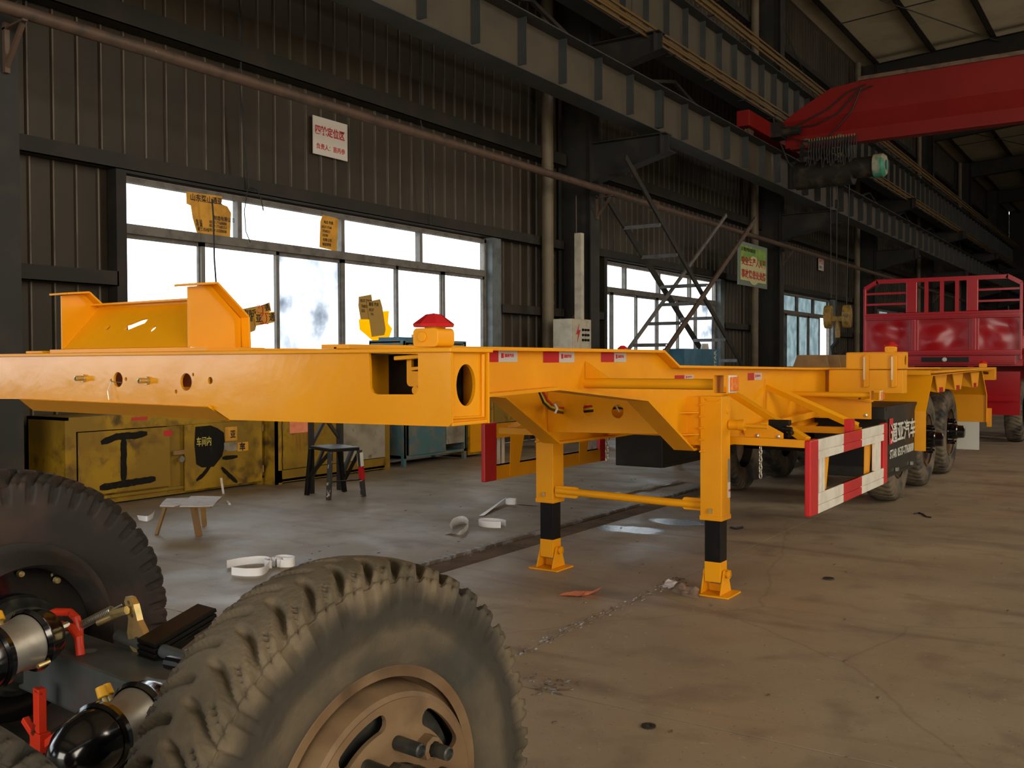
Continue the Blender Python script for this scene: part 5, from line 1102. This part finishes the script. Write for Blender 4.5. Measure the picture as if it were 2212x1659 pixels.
ribbon([[(*a, .003, PI/2), (*F(535, 1246), .003, PI/2), (*b, .003, PI/2), (*c, .003, PI/2), (*F(560, 1218), .003, PI/2), (*d, .003, PI/2), (*F(490, 1228), .003, PI/2)],
        loop(*F(590, 1225), .075, .05, 0, 5.2), loop(*F(612, 1222), .10, .07, -1.5, 4.6), loop(*F(616, 1221), .085, .055, -1.2, 4.2, z=.01)], .055, 'white tape curled in loops on the floor left of the large tyre')
ribbon([[(*F(966, 1153), .003, .2), (*F(985, 1156), .003, .6), (*F(1000, 1153), .003, 1.3), (*F(1012, 1140), .01, PI/2), (*F(1000, 1130), .01, PI/2), (*F(980, 1135), .01, PI/2), (*F(976, 1148), .01, 1.2)],
        loop(*F(1063, 1137), .14, .09, .2, 5.8), [(*F(1040, 1115), .004, .1), (*F(1065, 1100), .02, .3), (*F(1090, 1087), .05, .5)], loop(*F(1104, 1093), .06, .05, 0, 6.1, z=.02), [(*F(1118, 1090), .003, .2), (*F(1160, 1093), .003, .2)]], .055, 'white tape strip with curls lying near the left landing leg')
ribbon([[(*F(x, y), .004+.012*(i % 2), .3+.3*(i % 3)) for i, (x, y) in enumerate(((1268, 1078), (1300, 1076), (1330, 1072), (1350, 1068), (1380, 1060), (1400, 1056), (1430, 1051), (1455, 1046), (1472, 1040)))]], .06, 'long thin tape strip trailing under the trailer toward the black box')
ribbon([[(*F(300, 1124), .003, 1.2), (*F(318, 1127), .003, PI/2), (*F(330, 1120), .003, PI/2), (*F(331, 1112), .003, 1.2)]], .05, 'short white tape curl on the floor beside the low stool')
p0 = onX(478, 1062, -8.6); loose(MB().tube([Vector((-9.0, onX(478, 1062, -9.).y, .17)), onX(484, 1075, -8.9), Vector((*F(496, 1091), .01))], .014, 6), 'white_strip', 'paper', 'pale strip leaning against the foot of the yellow cabinet', 'strip', smooth=True)
# orange tag, rag, debris
o = Vector((*F(1247, 1285), 0))
vs = []; fs = []
for i in range(13):
    for j in range(5):
        u, v = i/12, j/4; z = .006+(.028*max(0, (u-.78)/.22)**1.5)+.004*math.sin(5*v+u*3); vs.append((o.x-.085+.17*u+.02*v, o.y-.09+.05*u+.17*v, z))
for i in range(12):
    for j in range(4): fs.append((i*5+j, (i+1)*5+j, (i+1)*5+j+1, i*5+j+1))
k = MB().add(vs, fs).add([(x, y, z-.003) for x, y, z in vs], fs); loose(k, 'paper_scrap', 'orange_tag', 'curled orange scrap lying between the landing legs', 'scrap', smooth=True)
def lump(cx, cy, rx, ry, rz_, rot, seed, name, m, label, cat, n=40, amp=.35):
    vs = []; fs = []
    for i in range(n):
        for j in range(14):
            a = 2*PI*i/n; e = PI/2*j/13; q = 1+amp*noise.noise(Vector((math.cos(a)*1.6+seed, math.sin(a)*1.6, e*1.5)))
            x, y = rx*math.cos(a)*math.cos(e)*q, ry*math.sin(a)*math.cos(e)*q; z = rz_*math.sin(e)*(1+amp*1.6*noise.noise(Vector((x*22, y*22, seed))))
            vs.append((cx+x*math.cos(rot)-y*math.sin(rot), cy+x*math.sin(rot)+y*math.cos(rot), max(z, 0)+.001))
    for i in range(n):
        for j in range(13): fs.append((i*14+j, ((i+1) % n)*14+j, ((i+1) % n)*14+j+1, i*14+j+1))
    return loose(MB().add(vs, fs), name, m, label, cat, smooth=True)
lump(*F(1480, 1282), .13, .06, .05, -.5, 2.2, 'rag', 'rag', 'crumpled brown rag beside the foot of the right landing leg', 'rag', amp=.5)
lump(*F(1453, 1268), .07, .06, .04, .2, 5.2, 'rag', 'paper', 'small torn grey cloth scrap touching the brown rag', 'rag', amp=.6)
random.seed(3)
mb = MB()
for k in range(150):
    x, y = random.uniform(-7, 1.0), random.uniform(3.0, 12); s = random.uniform(.004, .013); a = random.random()*PI
    mb.bar((x, y, .003), (x+s*2*math.cos(a), y+s*2*math.sin(a), .004), s, .004)
for k in range(60):
    q = F(random.gauss(1185, 30), random.gauss(1485, 12)); s = random.uniform(.003, .009); a = random.random()*PI; mb.bar((*q, .003), (q[0]+s*3*math.cos(a), q[1]+s*3*math.sin(a), .004), s, .004)
for k in range(160):
    y = random.uniform(4.0, 6.2); x = -2.74+random.gauss(0, .03); s = random.uniform(.004, .012); mb.bar((x, y, .002), (x+s, y+s, .006), s, .006)
loose(mb, 'floor_debris', 'concrete_edge', 'scattered grit and small chips along the floor joints', 'debris')['kind'] = 'stuff'
loose(MB().tube([Vector((*F(x, y), .006)) for x, y in ((1975, 1111), (1985, 1109), (1993, 1112), (2002, 1118), (2012, 1119))], .008, 6), 'wire_piece', 'cable', 'short dark bent wire on the floor beyond the guard', 'wire', smooth=True)
loose(MB().tube([Vector((*F(x, y), .008)) for x, y in ((1578, 1141), (1590, 1144), (1604, 1141))], .011, 6), 'wire_piece', 'cable', 'short dark curved strip behind the right landing leg', 'wire', smooth=True)
loose(MB().lathe([(0, .014), (0, .03), (.006, .03), (.006, .014)], (*F(1401, 1570), .001), EZ, 20, closed=True), 'washer', 'steel_dark', 'small rusty washer on the open floor in the foreground', 'washer', smooth=True)
loose(MB().lathe([(0, 0), (0, .04), (.008, .036), (.010, 0)], (*F(1790, 1251), .001), EZ, 16), 'metal_disc', 'steel_dark', 'dark flat disc lying alone on the right floor', 'disc', smooth=True)

# stools
t = thing('step_stool', (-7.7, 7.9, 0), 'paint-spattered steel stool with braced legs before the yellow cabinets', 'stool')
fa, fb, ba, bb = Vector((-7.534, 7.652, 0)), Vector((-7.40, 8.06, 0)), Vector((-8.02, 7.80, 0)), Vector((-7.86, 8.24, 0))
tz = .555; M['speck'] = mat('spattered_steel', (.03, .028, .026), .6, c2=(.55, .5, .42), sc=16, lo=.6, hi=.68)
tops = [Vector((-7.53, 7.68, tz)), Vector((-7.40, 8.0, tz)), Vector((-7.86, 8.16, tz)), Vector((-7.99, 7.84, tz))]
MB().prism([(p.x, p.y) for p in tops], 'z', tz-.035, tz-.002).build('stool_frame', 'black', t); MB().prism([(p.x, p.y) for p in tops], 'z', tz-.002, tz+.006).build('seat', 'blue_grey', t)
for k, (b_, tp, mm) in enumerate(((fa, tops[0], 'speck'), (fb, tops[1], 'speck'), (ba, tops[3], 'black'), (bb, tops[2], 'black'))):
    l = MB().bar(b_, tp-EZ*.03, .045, .045, up=EX).build('leg', mm, t, bev=.004)
    if k == 1: MB().bar(b_.lerp(tp, .34), b_.lerp(tp, .62), .05, .05, up=EX).build('red_band', 'red', l, bev=.004); MB().bar(b_.lerp(tp, .62), b_.lerp(tp, .9), .049, .049, up=EX).build('white_band', 'white', l)
MB().bar(fa.lerp(tops[0], .35), fb.lerp(tops[1], .35), .03, .012).bar(ba.lerp(tops[3], .35), tops[0]-EZ*.03, .03).bar(bb.lerp(tops[2], .2), tops[1]-EZ*.04, .03).build('stretcher', 'black', t)
t = thing('work_trestle', (-8.1, 8.3, 0), 'dark steel trestle with diagonal braces behind the stool', 'trestle')
A_, B2 = Vector((*F(673, 1066), 0)), Vector((*F(735, 1058), 0)); hh = 1.0
MB().bar(A_, A_+EZ*hh, .05).bar(B2, B2+EZ*hh, .06).build('leg', 'steel_dark', t); MB().bar(A_+EZ*.55, (A_+B2)/2+EZ*.85, .035).bar(B2+EZ*.6, (A_+B2)/2+EZ*.85, .035).bar(A_+EZ*hh, B2+EZ*hh, .05).bar(A_+EZ*.15, A_.lerp(B2, .45)+EZ*.52, .03).bar(B2+EZ*.12, B2.lerp(A_, -.5)+EZ*.5, .04).build('brace', 'steel_dark', t)
t = thing('low_stool', (-7.1, 5.5, 0), 'low improvised stool with torn paper on top beside the tyre', 'stool')
c4 = [onZ(x, y, .28) for x, y in ((345, 1092), (365, 1075), (478, 1072), (455, 1093))]
MB().prism([(p.x, p.y) for p in c4], 'z', .262, .276).build('seat', 'brown', t)
ol = [onZ(x, y, .285) for x, y in ((345, 1092), (352, 1083), (360, 1076), (380, 1077), (405, 1078), (412, 1071), (445, 1071), (479, 1072), (470, 1080), (460, 1092), (420, 1093), (388, 1093), (393, 1089), (375, 1093))]
MB().prism([(p.x, p.y) for p in ol], 'z', .278, .284).build('paper_cover', 'paper', t)
MB().bar(Vector((*F(430, 1158), 0)), onZ(418, 1092, .265), .06, .03).build('leg', 'brown', t); MB().bar(Vector((*F(338, 1155), 0)), onZ(360, 1085, .265), .03, .02).build('leg', 'brown', t); MB().bar(Vector((-7.35, 5.85, 0)), Vector((-7.25, 5.75, .265)), .04, .03).build('leg', 'brown', t)
